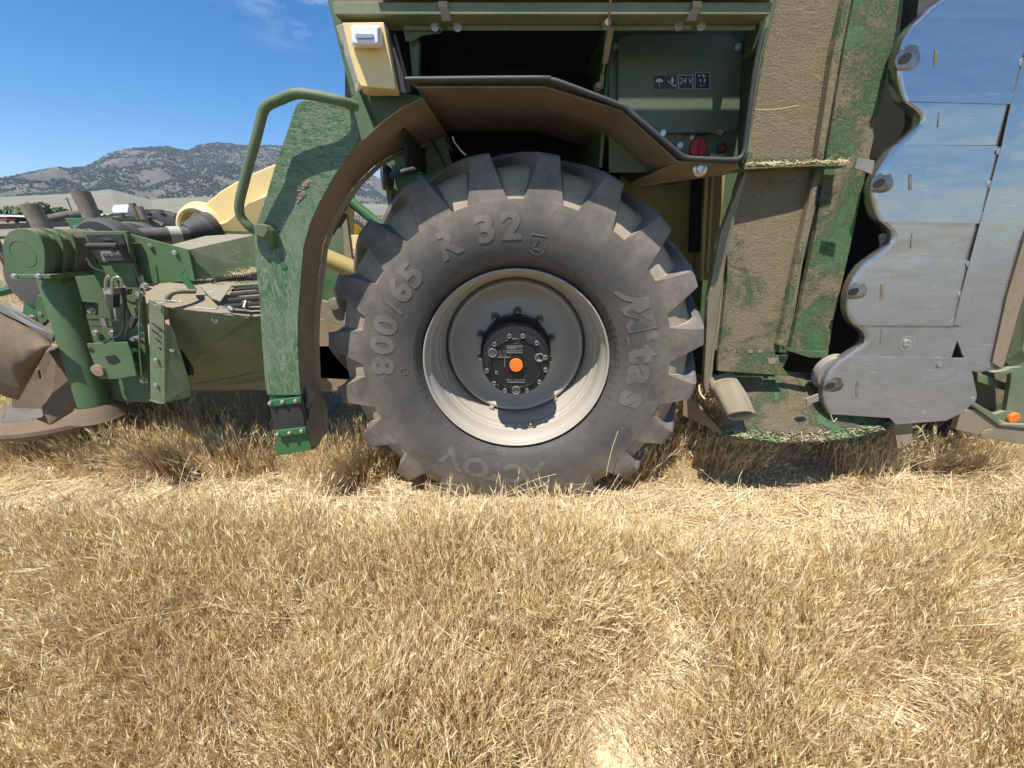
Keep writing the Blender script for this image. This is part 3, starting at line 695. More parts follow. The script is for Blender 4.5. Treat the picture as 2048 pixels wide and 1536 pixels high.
# green frame under the corner cover
gf = MB()
gf.plate([(700, 196), (719, 183), (751, 256), (724, 286), (712, 240)], 1.60, .006)
gf.plate([(719, 183), (760, 184), (820, 188), (846, 192), (840, 200), (800, 220), (762, 249), (752, 258)], 1.63, .006)
gf.plate([(815, 172), (832, 174), (905, 300), (850, 300), (838, 240)], 2.06, .01)
gf.plate([(742, 262), (815, 215), (885, 262), (905, 330), (860, 400), (784, 404), (779, 380), (768, 330), (758, 293)], 2.0, .02)
gf.plate([(771, 378), (783, 378), (784, 420), (777, 420)], 1.98, .02)
build_each(gf, 'frame_panel', M['green'], mach, bev=.002)
dk = MB(); dk.plate([(798, 262), (830, 258), (852, 300), (850, 345), (815, 350)], 1.995, .004); dk.build('frame_opening', M['dead'], mach)
wl = MB(); c = P(770, 355, 1.93)
wl.tube([c + Vector((-.012, -.01, 0)), c + Vector((.012, .0, 0)), c + Vector((.03, .0, 0))], [.052, .055, .04], 24); wl.build('work_lamp', M['black'], mach, smooth=35)
wh = MB(); wh.smoothtube([P(778, 352, 1.9), P(805, 345, 1.9), P(835, 338, 1.95), P(850, 328, 2.0)], .014, 8); wh.smoothtube([P(852, 262, 1.99), P(875, 300, 1.9), P(890, 330, 1.8)], .006, 6); wh.build('wiring_loom', M['black'], mach, smooth=60)
bw = MB(); bw.smoothtube([P(905, 273, 1.75), P(909, 284, 1.75), P(921, 300, 1.72), P(931, 310, 1.7)], .003, 6); bw.build('straw_caught_in_arch', M['straw'], mach)

# ---- curved front mudguard + scratched plate ----
arc = [(842, 196), (800, 218), (760, 247), (728, 277), (703, 302), (668, 353), (639, 406), (620, 448), (607, 495), (601, 566), (596, 634), (595, 690), (601, 790)]
ao = line(arc, 1.50)
wid = [.62, .48, .37, .30, .25, .19, .165, .150, .142, .135, .130, .13, .13]
ai = [Vector((p.x, p.y + w, p.z)) for p, w in zip(ao, wid)]
mg = MB(); mg.sheet(ao, ai, (.006, 0, .002))
mudg = mg.build('mudguard', M['brown_dust'], mach, smooth=50)
ad = MB(); ad.sheet([p + Vector((.006, .0, 0)) for p in ai], [p + Vector((.022, .006, -.006)) for p in ai], (0, .006, 0)); ad.build('mudguard_flange', M['underside'], mudg, smooth=50)
ps = MB()
ps.plate([(590, 216), (594, 207), (605, 200), (644, 201), (698, 217), (706, 224), (712, 243), (716, 272), (712, 288), (703, 302), (668, 353), (639, 406), (620, 448), (607, 495), (601, 566), (596, 634), (595, 690), (601, 790),
          (535, 790), (531, 775), (524, 685), (519, 600), (510, 520), (507, 462), (527, 409), (551, 328), (571, 272)], 1.494, .006)
plate = ps.build('front_plate', M['scratched'], mach, bev=.002)
kn = MB(); kn.lathe([(.013, 0), (.013, -.003), (.001, -.004)], P(567, 531, 1.494), 24); kn.build('plug', M['green_clean'], plate)
# dried mud smears on the plate
md_ = MB()
for (cx, cy, L, wdt, ang) in ((603, 392, 26, 7, 1.0), (595, 378, 18, 9, 1.6), (556, 460, 50, 6, 1.0), (549, 478, 16, 6, 1.2), (612, 370, 16, 5, .8)):
    for i in range(60):
        t = random.gauss(0, .28) * L; s_ = random.gauss(0, .30) * wdt
        p = P(cx + t * math.cos(ang) - s_ * math.sin(ang), cy - t * math.sin(ang) - s_ * math.cos(ang), 1.493)
        r = random.uniform(.0015, .005)
        md_.add([p + Vector((r, 0, 0)), p + Vector((0, 0, r)), p + Vector((-r, 0, 0)), p + Vector((0, 0, -r)), p + Vector((0, -r * .8, 0))], [[0, 1, 4], [1, 2, 4], [2, 3, 4], [3, 0, 4]])
md_.build('dried_mud', flat('pale dried mud', (.30, .23, .18), .9), plate)
# handrail
hr = MB()
hr.smoothtube([P(712, 213, 1.50), P(684, 203, 1.455), P(656, 196, 1.44), P(625, 190, 1.43), P(597, 187, 1.425), P(578, 191, 1.425), P(560, 199, 1.425), P(539, 208, 1.425), P(528, 219, 1.425), P(522, 238, 1.425), P(512, 278, 1.425),
               P(500, 320, 1.43), P(487, 370, 1.435), P(479, 404, 1.44), P(479, 424, 1.445), P(485, 438, 1.45), P(498, 453, 1.455), P(511, 463, 1.47)], .0148, 14, 4)
rail = hr.build('handrail', M['green'], mach, smooth=60)
hk = MB(); hk.plate([(506, 452), (512, 447), (532, 450), (536, 462), (528, 476), (509, 470)], 1.452, .04); hk.prism([P(532, 450, 1.45), P(545, 462, 1.46), P(546, 492, 1.47), P(538, 500, 1.47), (P(530, 474, 1.455))], (0, .03, 0))
hk.build('rail_bracket', M['green'], rail, bev=.003)
# window bracket at the foot of the plate
ft = MB()
ft.plate([(536, 802), (601, 794), (602, 806), (539, 814)], 1.478, .010); ft.plate([(549, 862), (611, 855), (612, 867), (551, 874)], 1.478, .010)
ft.plate([(551, 868), (612, 861), (619, 881), (623, 900), (554, 912), (548, 893), (552, 880)], 1.50, .006)
ft.plate([(538, 790), (601, 788), (612, 868), (552, 876)], 1.502, .006)
foot = ft.build('foot_bracket', M['green_clean'], mach, bev=.002)
fw = MB(); fw.plate([(540, 812), (601, 805), (611, 857), (549, 864)], 1.488, .008); fw.build('rubber_flap', M['rubber_plain'], foot, bev=.001)
fb = MB()
for px, py in ((541, 806), (566, 803), (592, 801), (556, 868), (580, 865), (604, 861)): fb.lathe([(.0085, 0), (.0085, -.008), (.006, -.012), (.0005, -.013)], P(px, py, 1.478), 12)
build_each(fb, 'foot_bolt', M['steel'], foot, smooth=35)
fs = MB()
fs.prism([P(612, 868, 1.508), P(601, 790, 1.508), P(636, 765, 1.66), P(642, 792, 1.66), P(652, 811, 1.66), P(654, 850, 1.66), P(635, 890, 1.62), P(623, 900, 1.508)], (.006, 0, 0))
fs.build('foot_side_plate', M['brown_dust'], foot)
fz = MB(); fz.plate([(602, 790), (614, 768), (630, 787), (618, 812), (606, 803)], 1.515, .004); fz.plate([(606, 806), (622, 803), (616, 840), (612, 842)], 1.517, .004); build_each(fz, 'foot_gusset', M['black'], foot)

# ---- between mudguard and tyre ----
bt = MB()
bt.smoothtube([P(712, 338, 1.80), P(711, 362, 1.78), P(703, 388, 1.75), P(690, 415, 1.72), P(678, 440, 1.70), P(664, 468, 1.70)], [.009] * 26, 8); bt.tube([P(690, 425, 1.69), P(672, 452, 1.69)], .017, 8)
bt.build('hydraulic_hose', M['black'], mach, smooth=60)
dg = MB(); dg.tube([P(640, 352, 2.5), P(765, 455, 2.5)], .030, 12); dg.build('diagonal_stay', M['green_clean'], mach, smooth=60)
tr = MB(); tr.plate([(664, 440), (678, 430), (707, 590), (640, 600), (644, 500)], 2.1, .02); tr.plate([(632, 560), (705, 560), (720, 760), (640, 760)], 2.3, .02); build_each(tr, 'chassis_plate', M['green'], mach)
tp = MB(); tp.plate([(683, 432), (692, 428), (713, 592), (694, 585)], 2.05, .03); tp.build('chassis_post', M['green_tan'], mach)
yt = MB(); yt.tube([P(626, 505, 1.95), P(712, 540, 2.0)], .045, 20); yt.build('yellow_cylinder', M['yellow_dull'], mach, smooth=60)
ga = MB(); ga.plate([(628, 597), (660, 605), (690, 628), (705, 660), (628, 632)], 1.85, .02); ga.lathe([(.03, 0), (.03, -.025), (.001, -.028)], P(671, 607, 1.85), 24, 'Y'); ga.build('link_arm', M['green_tan'], mach, bev=.003)
sh_ = MB(); sh_.plate([(628, 636), (700, 650), (712, 760), (625, 755)], 1.95, .02); sh_.build('lower_guard', M['underside'], mach)

# ---- yellow interior behind the wheel ----
yi = MB()
yi.plate([(1240, 345), (1395, 345), (1386, 560), (1240, 560)], 2.35, .02); yi.plate([(1405, 330), (1452, 330), (1432, 560), (1390, 560)], 2.25, .02); build_each(yi, 'yellow_inner_panel', M['yellow_dull'], mach)
yr = MB(); yr.plate([(1411, 345), (1418, 345), (1408, 560), (1401, 560)], 2.22, .03); yr.plate([(1425, 340), (1430, 340), (1418, 545), (1412, 545)], 2.22, .03); build_each(yr, 'inner_rib', M['yellow'], mach)
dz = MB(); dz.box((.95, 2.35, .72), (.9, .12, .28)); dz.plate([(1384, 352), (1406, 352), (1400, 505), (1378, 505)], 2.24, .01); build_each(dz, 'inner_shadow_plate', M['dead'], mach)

exec_right = True
# ---- right: folded side mower ----
YR = 1.72
pa = MB(); pa.plate([(1560, -20), (1706, -20), (1683, 98), (1647, 310), (1630, 417), (1606, 520), (1590, 620), (1572, 705), (1440, 700), (1455, 560), (1455, 483), (1470, 380), (1496, 300), (1530, 100)], YR, .02)
panA = pa.build('chaff_covered_panel', M['chaff'], mach)
pbb = MB(); pbb.plate([(1712, -20), (1802, -20), (1790, 66), (1764, 197), (1731, 349), (1701, 490), (1665, 649), (1655, 712), (1580, 700), (1600, 612), (1632, 460), (1650, 330), (1688, 98)], YR + .01, .02)
panB = pbb.build('green_chaff_panel', M['chaff_g'], mach)
sm_ = MB(); sm_.plate([(1695, -20), (1705, -20), (1680, 98), (1644, 318), (1627, 420), (1604, 520), (1575, 660), (1566, 690), (1556, 690), (1566, 650), (1593, 520), (1617, 410), (1634, 318), (1668, 98)], YR - .03, .03)
sm_.build('seam_rib', M['chaff_mix'], mach, bev=.003)
sn = MB(); sn.plate([(1448, 705), (1440, 560), (1458, 360), (1497, 270), (1560, -20), (1585, -20), (1505, 330), (1480, 400), (1470, 560), (1475, 705)], YR - .008, .005)
sh2 = MB()
q = line([(1490, 338), (1640, 330), (1716, 329)], YR - .10); q2 = line([(1490, 330), (1640, 324), (1716, 325)], YR)
sh2.sheet([Vector((p.x, YR - .085 + i * .02, p.z)) for i, p in enumerate(q)], [Vector((p.x, YR, p.z)) for p in q], (0, 0, .007)); sh2.sheet(q2[:2], [p + Vector((0, 0, .02)) for p in q2[:2]], (0, -.012, 0))
sh2.build('shelf_rail', M['chaff_mix'], mach, bev=.002)
lg = MB(); lg.plate([(1438, 694), (1550, 700), (1550, 712), (1578, 712), (1566, 735), (1578, 752), (1436, 742)], YR - .03, .02); lg.plate([(1568, 692), (1590, 700), (1655, 704), (1650, 716), (1622, 716), (1570, 700)], YR - .06, .02)
ledge = lg.build('lower_ledge', M['chaff_g'], mach, bev=.002)
lh = MB(); lh.plate([(1496, 700), (1506, 700), (1505, 706), (1497, 706)], YR - .032, .003); lh.plate([(1515, 700), (1525, 700), (1524, 706), (1516, 706)], YR - .032, .003); lh.plate([(1535, 716), (1558, 716), (1550, 727), (1538, 728)], YR - .032, .003); build_each(lh, 'slot', M['underside'], ledge)
# lath in front of the panel, by the tyre
lz = MB(); lz.prism([P(1489, 345, 1.70), P(1502, 300, 1.70), P(1506, 310, 1.72), P(1475, 420, 1.72), P(1452, 520, 1.72), P(1436, 640, 1.74), P(1424, 760, 1.74), P(1412, 788, 1.74), P(1408, 770, 1.74), P(1416, 600, 1.70), P(1440, 470, 1.70)], (0, .03, 0)); lz.build('edge_lath', M['green_tan'], mach, bev=.003)
l2 = MB(); l2.plate([(1500, 300), (1512, 290), (1475, 420), (1456, 520), (1452, 700), (1430, 700), (1438, 560), (1458, 430)], 1.75, .02); l2.build('edge_board', M['underside'], mach)
l3 = MB(); l3.smoothtube([P(1398, 770, 1.72), P(1400, 785, 1.7), P(1409, 798, 1.68)], .004, 6); l3.build('frayed_strip', M['straw'], mach)
# bottom tray
ty_ = MB()
rim_o = [PG(1450, 870, .50), PG(1500, 879, .495), PG(1560, 885, .49), PG(1640, 884, .49), PG(1720, 873, .495), PG(1790, 852, .50), PG(1830, 830, .52)]
topb = [P(1440, 742, 1.80), P(1500, 742, 1.80), P(1560, 742, 1.80), P(1610, 745, 1.82), P(1680, 745, 1.84), P(1740, 740, 1.86), P(1800, 735, 1.88)]
mid = [a_.lerp(b_, .80) + Vector((0, -.0, -.03)) for a_, b_ in zip(topb, rim_o)]
ty_.sheet(topb, mid, (0, .01, -.012)); ty_.sheet(mid, rim_o, (0, .01, -.012))
ty_.sheet(rim_o, [p + Vector((.0, .05, -.035)) for p in rim_o], (0, .01, 0))
ty_.build('tray', M['tray'], mach, smooth=50)
cr_ = MB()
A = []
for i, t in enumerate(np.linspace(0, 1, 7)): A.append(mid[0].lerp(mid[6], t * .9))
for i in range(300):
    t = random.random(); a_ = random.random() ** 2; p0 = rim_o[0].lerp(rim_o[5], t); 
    k = min(int(t * 6), 5); f_ = t * 6 - k; p0 = rim_o[k].lerp(rim_o[k + 1], f_); p1 = mid[k].lerp(mid[k + 1], f_); p = p0.lerp(p1, random.random()) + Vector((0, -.004, .006)); r = random.uniform(.003, .011)
    cr_.add([p + Vector((r, 0, 0)), p + Vector((0, r, 0)), p + Vector((-r, 0, 0)), p + Vector((0, -r, 0)), p + Vector((0, 0, r * .8))], [[0, 1, 4], [1, 2, 4], [2, 3, 4], [3, 0, 4]])
cr_.build('chaff_crumbs', M['chaff'], mach, props={'kind': 'stuff'})
# plastic tube end
pt_ = MB()
def ellring(c, ax1, ax2, n=28): return [c + ax1 * math.cos(2 * math.pi * k / n) + ax2 * math.sin(2 * math.pi * k / n) for k in range(n)]
e0 = ellring(P(1484, 832, 1.57), Vector((.066, 0, .006)), Vector((.010, .016, -.030))); e1 = ellring(P(1464, 798, 1.64), Vector((.070, 0, .02)), Vector((.01, .035, -.03))); e2 = ellring(P(1440, 752, 1.76), Vector((.060, 0, .02)), Vector((.01, .025, -.02)))
e0i = ellring(P(1480, 829, 1.56), Vector((.058, 0, .006)), Vector((.009, .013, -.023))); e1i = ellring(P(1455, 780, 1.64), Vector((.056, 0, .015)), Vector((.01, .035, -.03)))
n = 28; e2i = ellring(P(1444, 765, 1.73), Vector((.05, 0, .015)), Vector((.01, .035, -.03))); V = e2 + e1 + e0 + e0i + e1i + e2i; F = [[5 * 28 + k for k in range(28)]]
for a_ in range(5):
    for k in range(n): F.append([a_ * n + k, a_ * n + (k + 1) % n, (a_ + 1) * n + (k + 1) % n, (a_ + 1) * n + k])
pt_.add(V, F); pt_.build('deflector_tube', paint('dusty grey rubber', (.11, .10, .085), dust=(.27, .215, .145), amt=.9, rough=.8), mach, smooth=60)
ub = MB(); ub.prism([P(1368, 780, 1.95), P(1440, 850, 1.85), P(1452, 872, 1.8), P(1365, 830, 1.95)], (0, .02, 0))
for px, r_ in ((1470, .035), (1490, .03), (1508, .025)): ub.lathe([(.001, -.02), (r_, -.015), (r_, .03), (.001, .03)], P(px, 876, 1.78), 16)
ub.build('tray_support', M['underside'], mach)
# near-black backing put in for the dark void behind the skids
ck = MB(); ck.plate([(1800, -20), (2080, -20), (2080, 740), (1700, 740), (1640, 720), (1700, 490), (1764, 197)], 2.0, .04); ck.box((2.4, 2.25, 1.35), (1.5, .4, 2.2)); ck.build('dark_void_backing', M['dead'], mach)
# cutter bar
bar = MB(); bar.plate([(2080, -20), (1840, -20), (1830, 60), (1840, 240), (1780, 380), (1790, 480), (1730, 600), (1740, 690), (1690, 760), (1690, 840), (1900, 830), (1940, 700), (2080, 330)], 1.74, .06)
mower = bar.build('cutter_bar', M['black_metal'], mach)
def lobe(outline, Y, edge_n, tilt=0.0, t=.006):
    """plate whose first edge_n points (the left, rounded edge) roll back into the bar"""
    mb = MB(); n = len(outline); ym = sum(p[1] for p in outline) / n
    yy = lambda y: Y + tilt * (y - ym)
    def rg(inset, dY): return [P(outline[i][0] + inset, outline[i][1], yy(outline[i][1]) + dY) for i in range(edge_n)]
    f = rg(16, 0) + [P(x, y, yy(y)) for x, y in outline[edge_n:]]
    mb.prism(f, (0, t, 0))
    r = [f[:edge_n], rg(10, .0012), rg(5, .004), rg(1.5, .009), rg(0, .016), [p + Vector((.003, .03, 0)) for p in rg(0, .02)]]
    for a_, b_ in zip(r, r[1:]): mb.sheet(a_, b_, (.003, .003, 0))
    bmv = mb; return bmv
YS = 1.66
lob = [
 ([(1880, 0), (1905, -30), (2090, -30), (2090, 34), (1838, 33)][0:0] + [(1905, -30), (1880, 0), (1855, 17), (1838, 32), (2090, 32), (2090, -30)], 4),
 ([(1838, 35), (1822, 50), (1810, 66), (1800, 82), (1795, 98), (1790, 116), (1789, 136), (1790, 156), (1794, 175), (1798, 190), (1803, 203), (2022, 208), (2050, 120), (2090, 35)], 11),
 ([(1804, 207), (1818, 214), (1828, 222), (1835, 231), (1837, 241), (1832, 252), (1815, 268), (1792, 286), (2008, 288), (2022, 211)], 8),
 ([(1790, 289), (1776, 302), (1762, 322), (1750, 342), (1741, 364), (1738, 383), (1739, 400), (1742, 414), (1747, 430), (1754, 443), (1964, 447), (2006, 292)], 10),
 ([(1757, 446), (1767, 452), (1775, 460), (1780, 468), (1780, 478), (1775, 488), (1758, 502), (1737, 516), (1946, 517), (1963, 450)], 8),
 ([(1735, 519), (1720, 532), (1706, 551), (1696, 572), (1691, 595), (1690, 615), (1692, 628), (1697, 640), (1705, 650), (1911, 652), (1945, 520)], 9),
 ([(1708, 653), (1718, 659), (1725, 667), (1728, 676), (1726, 685), (1716, 694), (1688, 711), (1888, 714), (1910, 656)], 7),
 ([(1686, 714), (1670, 726), (1656, 742), (1647, 762), (1643, 785), (1646, 808), (1651, 820), (1657, 829), (1780, 836), (1792, 849), (1893, 841), (1925, 825), (1951, 802), (1954, 790), (1944, 743), (1937, 718), (1934, 716)], 8),
]
holes = {1: (1808, 118), 3: (1757, 367), 5: (1706, 583), 7: (1660, 771)}
slots = {1: (1873, 117), 3: (1822, 365), 5: (1765, 586), 7: (1716, 778), 2: (1878, 240), 4: (1824, 482), 6: (1763, 675)}
for i, (ol, en) in enumerate(lob):
    Yl = YS + (0.0 if i % 2 else .004)
    if i % 2 == 0: my = sum(q[1] for q in ol) / len(ol); ol = [(x, y + ((-3 if y < my and i > 0 else 3) if (x, y) in (ol[0], ol[-1], ol[en - 1], ol[en]) else 0)) for x, y in ol]
    if i % 2 == 0: ol = [(x + (14 if k >= en else 0), y) for k, (x, y) in enumerate(ol)]
    lb = lobe(ol, Yl, en, (-.00003 if i % 2 else .00004)).build('skid_plate', M['stainless'], mower, smooth=50)
    if i in holes:
        hx_, hy_ = holes[i]
        hm = MB(); c = P(hx_, hy_, Yl)
        hm.v = []; hm.f = []; hm.mi = []
        hm.add([c + Vector((.020 * math.cos(t) + .004 * math.sin(t), -.0055, .0165 * math.sin(t))) for k, t in enumerate(np.linspace(0, 2 * math.pi, 21)[:-1])], [list(range(20))]); h_ = hm.build('mounting_hole', M['dead'], lb)
        dm = MB(); cc = P(hx_ + 9, hy_ - 1, Yl)
        dm.lathe([(.0002, -.0030), (.014, -.0032), (.024, -.0028), (.034, -.0014), (.046, .0008)], cc, 32)
        for vi, v in enumerate(dm.v):
            d = v - cc; dm.v[vi] = cc + Vector((d.x, d.y + (d.z * .06 if abs(d.z) < .035 else 0) , d.z * .85))
        dm.build('dimple', M['dimple'], lb, smooth=80)
    if i in slots:
        sx_, sy_ = slots[i]; s_ = MB()
        if i % 2:
            s_.plate([(sx_ - 3, sy_ - 17), (sx_ + 3, sy_ - 17), (sx_ + 1, sy_ + 15), (sx_ - 5, sy_ + 15)], Yl - .0015, .003)
        else: s_.plate([(sx_ - .5, sy_ - 16), (sx_ + 1.5, sy_ - 16), (sx_ - 1, sy_ + 14), (sx_ - 3, sy_ + 14)], Yl - .0015, .003)
        s_.build('slot_with_chaff', M['slot'], lb)
rv = MB()
for px, py, Yv in ((2045, 124, YS), (2025, 195, YS), (1999, 302, YS), (1981, 368, YS), (1965, 431, YS), (1938, 528, YS), (1921, 589, YS), (1905, 643, YS), (1879, 729, YS), (1946, 798, YS), (1847, 826, YS)):
    rv.lathe([(.0125, 0), (.0125, -.002), (.009, -.0025), (.006, -.001), (.0004, -.003)], P(px, py, Yv), 18)
build_each(rv, 'rivet', M['steel'], mower, smooth=30)
wsh = MB(); wsh.lathe([(.034, 0), (.034, -.003), (.026, -.003), (.0255, -.001), (.020, -.001), (.019, -.006), (.008, -.007), (.007, -.002), (.0005, -.002)], P(1813, 686, YS + .006), 32); wsh.build('washer', M['steel'], mower, smooth=30)
sp2 = MB(); q = line([(2054, 100), (2022, 210), (2004, 292), (1960, 449), (1921, 595), (1908, 650)], YS - .005); sp2.sheet(q, [p + Vector((.052, .004, 0)) for p in q], (0, .004, 0))
sp2.build('edge_strip', M['stainless'], mower, bev=.001)
bk = MB(); bk.plate([(2090, 40), (2000, 100), (1975, 300), (1930, 453), (1890, 595), (1905, 655), (1938, 742), (2000, 742), (2025, 640), (2090, 380)], YS + .02, .01); bk.build('wear_plate', M['stainless'], mower)
bw2 = MB(); bw2.plate([(2090, 380), (2048, 480), (2015, 590), (1985, 725), (2005, 738), (2040, 640), (2090, 500)], YS + .012, .006); bw2.build('worn_band', M['underside'], mower)
gr = MB(); gr.sheet(line([(2090, 470), (2040, 620), (2012, 722)], YS + .01), line([(2110, 470), (2066, 610), (2043, 700)], YS - .02), (0, .006, 0)); gr.sheet(line([(2012, 722), (2022, 738)], YS + .01), line([(2043, 700), (2060, 716)], YS - .02), (0, .006, 0))
gr.plate([(1985, 745), (2010, 742), (2022, 736), (2046, 734), (2046, 741), (2025, 744), (2012, 748)], YS - .02, .02); gr.build('side_shield', M['green_dusty'], mower)
bl = MB(); bl.plate([(1716, 315), (1750, 321), (1744, 349), (1735, 345), (1710, 337)], 1.60, .008); bl.plate([(1612, 798), (1637, 788), (1638, 802), (1615, 810)], 1.60, .008); bl.plate([(1760, 470), (1768, 466), (1776, 470), (1764, 495)], 1.70, .01); build_each(bl, 'mower_blade', M['grey'], mower, bev=.001)
gd = MB(); gd.lathe([(.001, -.005), (.085, 0), (.095, .03)], P(1672, 748, 1.70), 32); gd.build('mower_disc', M['grey'], mower, smooth=50)
tb = MB(); tb.prism([P(1788, 845, 1.70), P(1825, 843, 1.70), P(1825, 885, 1.69), P(1800, 897, 1.69), P(1795, 896, 1.69)], (0, .02, 0)); tb.build('support_tab', M['underside'], mower)
tn = MB(); tn.smoothtube([P(1832, 851, 1.64), P(1843, 860, 1.63), P(1848, 872, 1.63), P(1856, 886, 1.63)], .0022, 5); tn.smoothtube([P(1662, 830, 1.62), P(1667, 843, 1.62), P(1674, 836, 1.62)], .002, 5); build_each(tn, 'twine', M['straw'], mower)
# frame and reflector at the right
rf = MB()
rf.plate([(2020, 700), (2080, 640), (2080, 850), (2005, 848), (1985, 830), (2012, 822), (2022, 760)], 1.74, .02); rf.plate([(1950, 805), (1986, 826), (2004, 848), (2080, 850), (2080, 860), (2000, 852), (1945, 812)], 1.71, .02)
rf.plate([(1955, 745), (2018, 768), (2030, 780), (2024, 786), (1955, 764)], 1.80, .02)
rfo = rf.build('rear_frame', M['green_dusty'], mach, bev=.003)
rd = MB(); rd.plate([(1950, 740), (2040, 735), (2020, 830), (1945, 815)], 1.86, .02); rd.build('frame_backing', M['chaff'], mach)
rfl = MB(); rfl.lathe([(.001, -.010), (.026, -.009), (.029, -.006), (.029, .004)], P(2026, 835, 1.735), 32); rfl.build('orange_reflector', M['orange'], rfo, smooth=25)
rs = MB(); rs.plate([(1922, 822), (1950, 818), (1986, 838), (2080, 862), (2090, 895), (2000, 882), (1912, 860)], 1.72, .03); rs.lathe([(.001, -.006), (.030, -.004), (.032, .0)], P(1973, 868, 1.715), 28); rs.build('rear_skid', M['green_tan'], mach, bev=.004)

# =====================================================================
#  FRONT MOWER (left)
# =====================================================================
# end bearing housing with fins
LY = 1.50
hs_ = MB()
fo_ = [(8, 492), (12, 474), (22, 462), (42, 456), (90, 456)]
out = [(14, 538), (7, 515), (4, 495), (8, 476), (17, 464), (32, 457), (50, 456), (68, 462), (80, 474), (87, 490), (90, 508), (90, 530), (88, 552), (28, 556)]
hs_.plate(out, LY, .035)
hs_.plate([(22, 549), (100, 549), (100, 558), (24, 557)], LY - .012, .05)
big_ = [P(x, y, LY) for x, y in out]; c0 = P(48, 506, LY)
for k, yy in enumerate((.065, .11, .175, .22)):
    hs_.prism([p + Vector((0, yy, 0)) for p in big_], (0, .012, 0))
hs_.prism([c0 + (p - c0) * .80 + Vector((0, .03, 0)) for p in big_], (0, .26, 0))
hs_.lathe([(.048, -.001), (.0465, -.0025), (.045, -.001)], P(46, 508, LY), 48); hs_.box(P(88, 553, LY) + Vector((0, .14, .0)), (.04, .26, .02))
front = hs_.build('front_mower_housing', M['green'], mach, bev=.004, smooth=40)
dm_ = MB(); dm_.prism([c0 + (p - c0) * .96 + Vector((0, .124, 0)) for p in big_], (0, .05, 0)); dm_.build('dust_crust', M['chaff'], front)
dr = MB(); dr.lathe([(.001, .29), (.12, .29), (.135, .31), (.135, .36), (.12, .37), (.12, .42)], c0 + Vector((0, 0, 0)), 40); dr.build('black_drum', M['rubber_plain'], front, smooth=40)
# main vertical side plate
sd = MB()
sd.plate([(163, 462), (252, 462), (263, 517), (272, 560), (284, 600), (290, 680), (300, 780), (302, 800), (240, 800), (232, 720), (225, 660), (215, 600), (185, 545), (176, 510)], 1.66, .02)
sd.plate([(100, 560), (215, 545), (262, 640), (285, 700), (290, 770), (250, 770), (160, 700), (130, 640)], 1.80, .02)
sd.plate([(75, 590), (98, 592), (110, 660), (96, 640), (80, 655), (70, 620)], 1.62, .02)
side_ = sd.build('mower_side_plate', M['green'], mach, bev=.003)
lp = MB(); lp.plate([(173, 687), (254, 684), (263, 705), (273, 752), (227, 759), (198, 758)], 1.60, .006); lpo = lp.build('latch_plate', M['green'], mach, bev=.002)
lq = MB(); lq.lathe([(.027, 0), (.027, -.010), (.001, -.012)], P(198, 740, 1.60), 28); lq.build('grease_cap', flat('brown cap', (.33, .20, .13), .7), lpo, smooth=40)
lh = MB(); lh.plate([(210, 713), (230, 710), (240, 722), (228, 729), (216, 726)], 1.598, .003); lh.lathe([(.0001, -.002), (.011, -.0015)], P(183, 700, 1.60), 16); build_each(lh, 'latch_hole', M['dead'], lpo)
# recess with handle
rc = MB(); rc.plate([(172, 469), (243, 468), (263, 526), (193, 526)], 1.655, .004); rco = rc.build('socket_recess', M['black'], side_, bev=.001)
rh = MB(); rh.tube([P(176, 492, 1.60), P(236, 492, 1.60)], .012, 8); rh.prism([P(174, 488, 1.60), P(238, 488, 1.60), P(262, 526, 1.63), P(252, 526, 1.63), P(234, 499, 1.60), P(176, 499, 1.60)], (0, .02, 0)); rh.plate([(196, 478), (206, 475), (214, 481), (202, 484)], 1.62, .03)
rh.build('recess_handle', M['rubber_plain'], side_, bev=.002)
rp = MB(); rp.plate([(200, 502), (240, 501), (248, 521), (206, 522)], 1.640, .004); rp.build('name_badge', M['grey'], side_)
rt = MB(); flattext(rt, 'KRONE', .022, P(225, 515, 1.636), depth=.001, off=.0005); rt.build('badge_print', M['ink_dim'], side_)
# hydraulic lines and block
hl = MB()
hl.smoothtube([P(212, 600, 1.60), P(211, 575, 1.58), P(213, 556, 1.57), P(221, 551, 1.57)], .005, 7); hl.smoothtube([P(226, 605, 1.59), P(224, 570, 1.57), P(228, 556, 1.56), P(240, 556, 1.56), P(243, 575, 1.58)], .005, 7)
hl.smoothtube([P(228, 605, 1.60), P(232, 635, 1.6), P(230, 640, 1.62), P(160, 639, 1.7)], .0045, 6); hl.smoothtube([P(245, 655, 1.66), P(160, 652, 1.70)], .0045, 6); hl.plate([(205, 577), (228, 577), (229, 588), (208, 588)], 1.58, .04)
hl.plate([(198, 636), (210, 636), (214, 655), (205, 655)], 1.64, .01)
build_each(hl, 'hydraulic_pipe', M['steel'], side_, smooth=60)
hc = MB(); hc.smoothtube([P(172, 515, 1.63), P(185, 535, 1.6), P(208, 545, 1.6), P(208, 570, 1.6)], .003, 5); hc.smoothtube([P(235, 560, 1.59), P(246, 590, 1.6), P(248, 640, 1.6), P(240, 670, 1.6), P(205, 684, 1.6)], .004, 6)
hc.smoothtube([P(250, 580, 1.62), P(252, 610, 1.62), P(262, 637, 1.62), P(255, 660, 1.62), P(252, 682, 1.62)], .004, 6); hc.plate([(212, 590), (226, 590), (226, 616), (214, 616)], 1.57, .03); hc.plate([(245, 575), (256, 578), (254, 590), (246, 588)], 1.6, .02); hc.plate([(260, 634), (270, 636), (266, 648), (258, 660)], 1.6, .02)
build_each(hc, 'cable', M['black'], side_, smooth=60)
bo = MB()
for px, py in ((250, 578), (282, 587), (284, 672), (271, 677), (269, 700), (290, 760), (186, 622), (89, 626), (65, 635), (292, 571), (252, 700)): bo.bolt(px, py, 1.635, .009, .018)
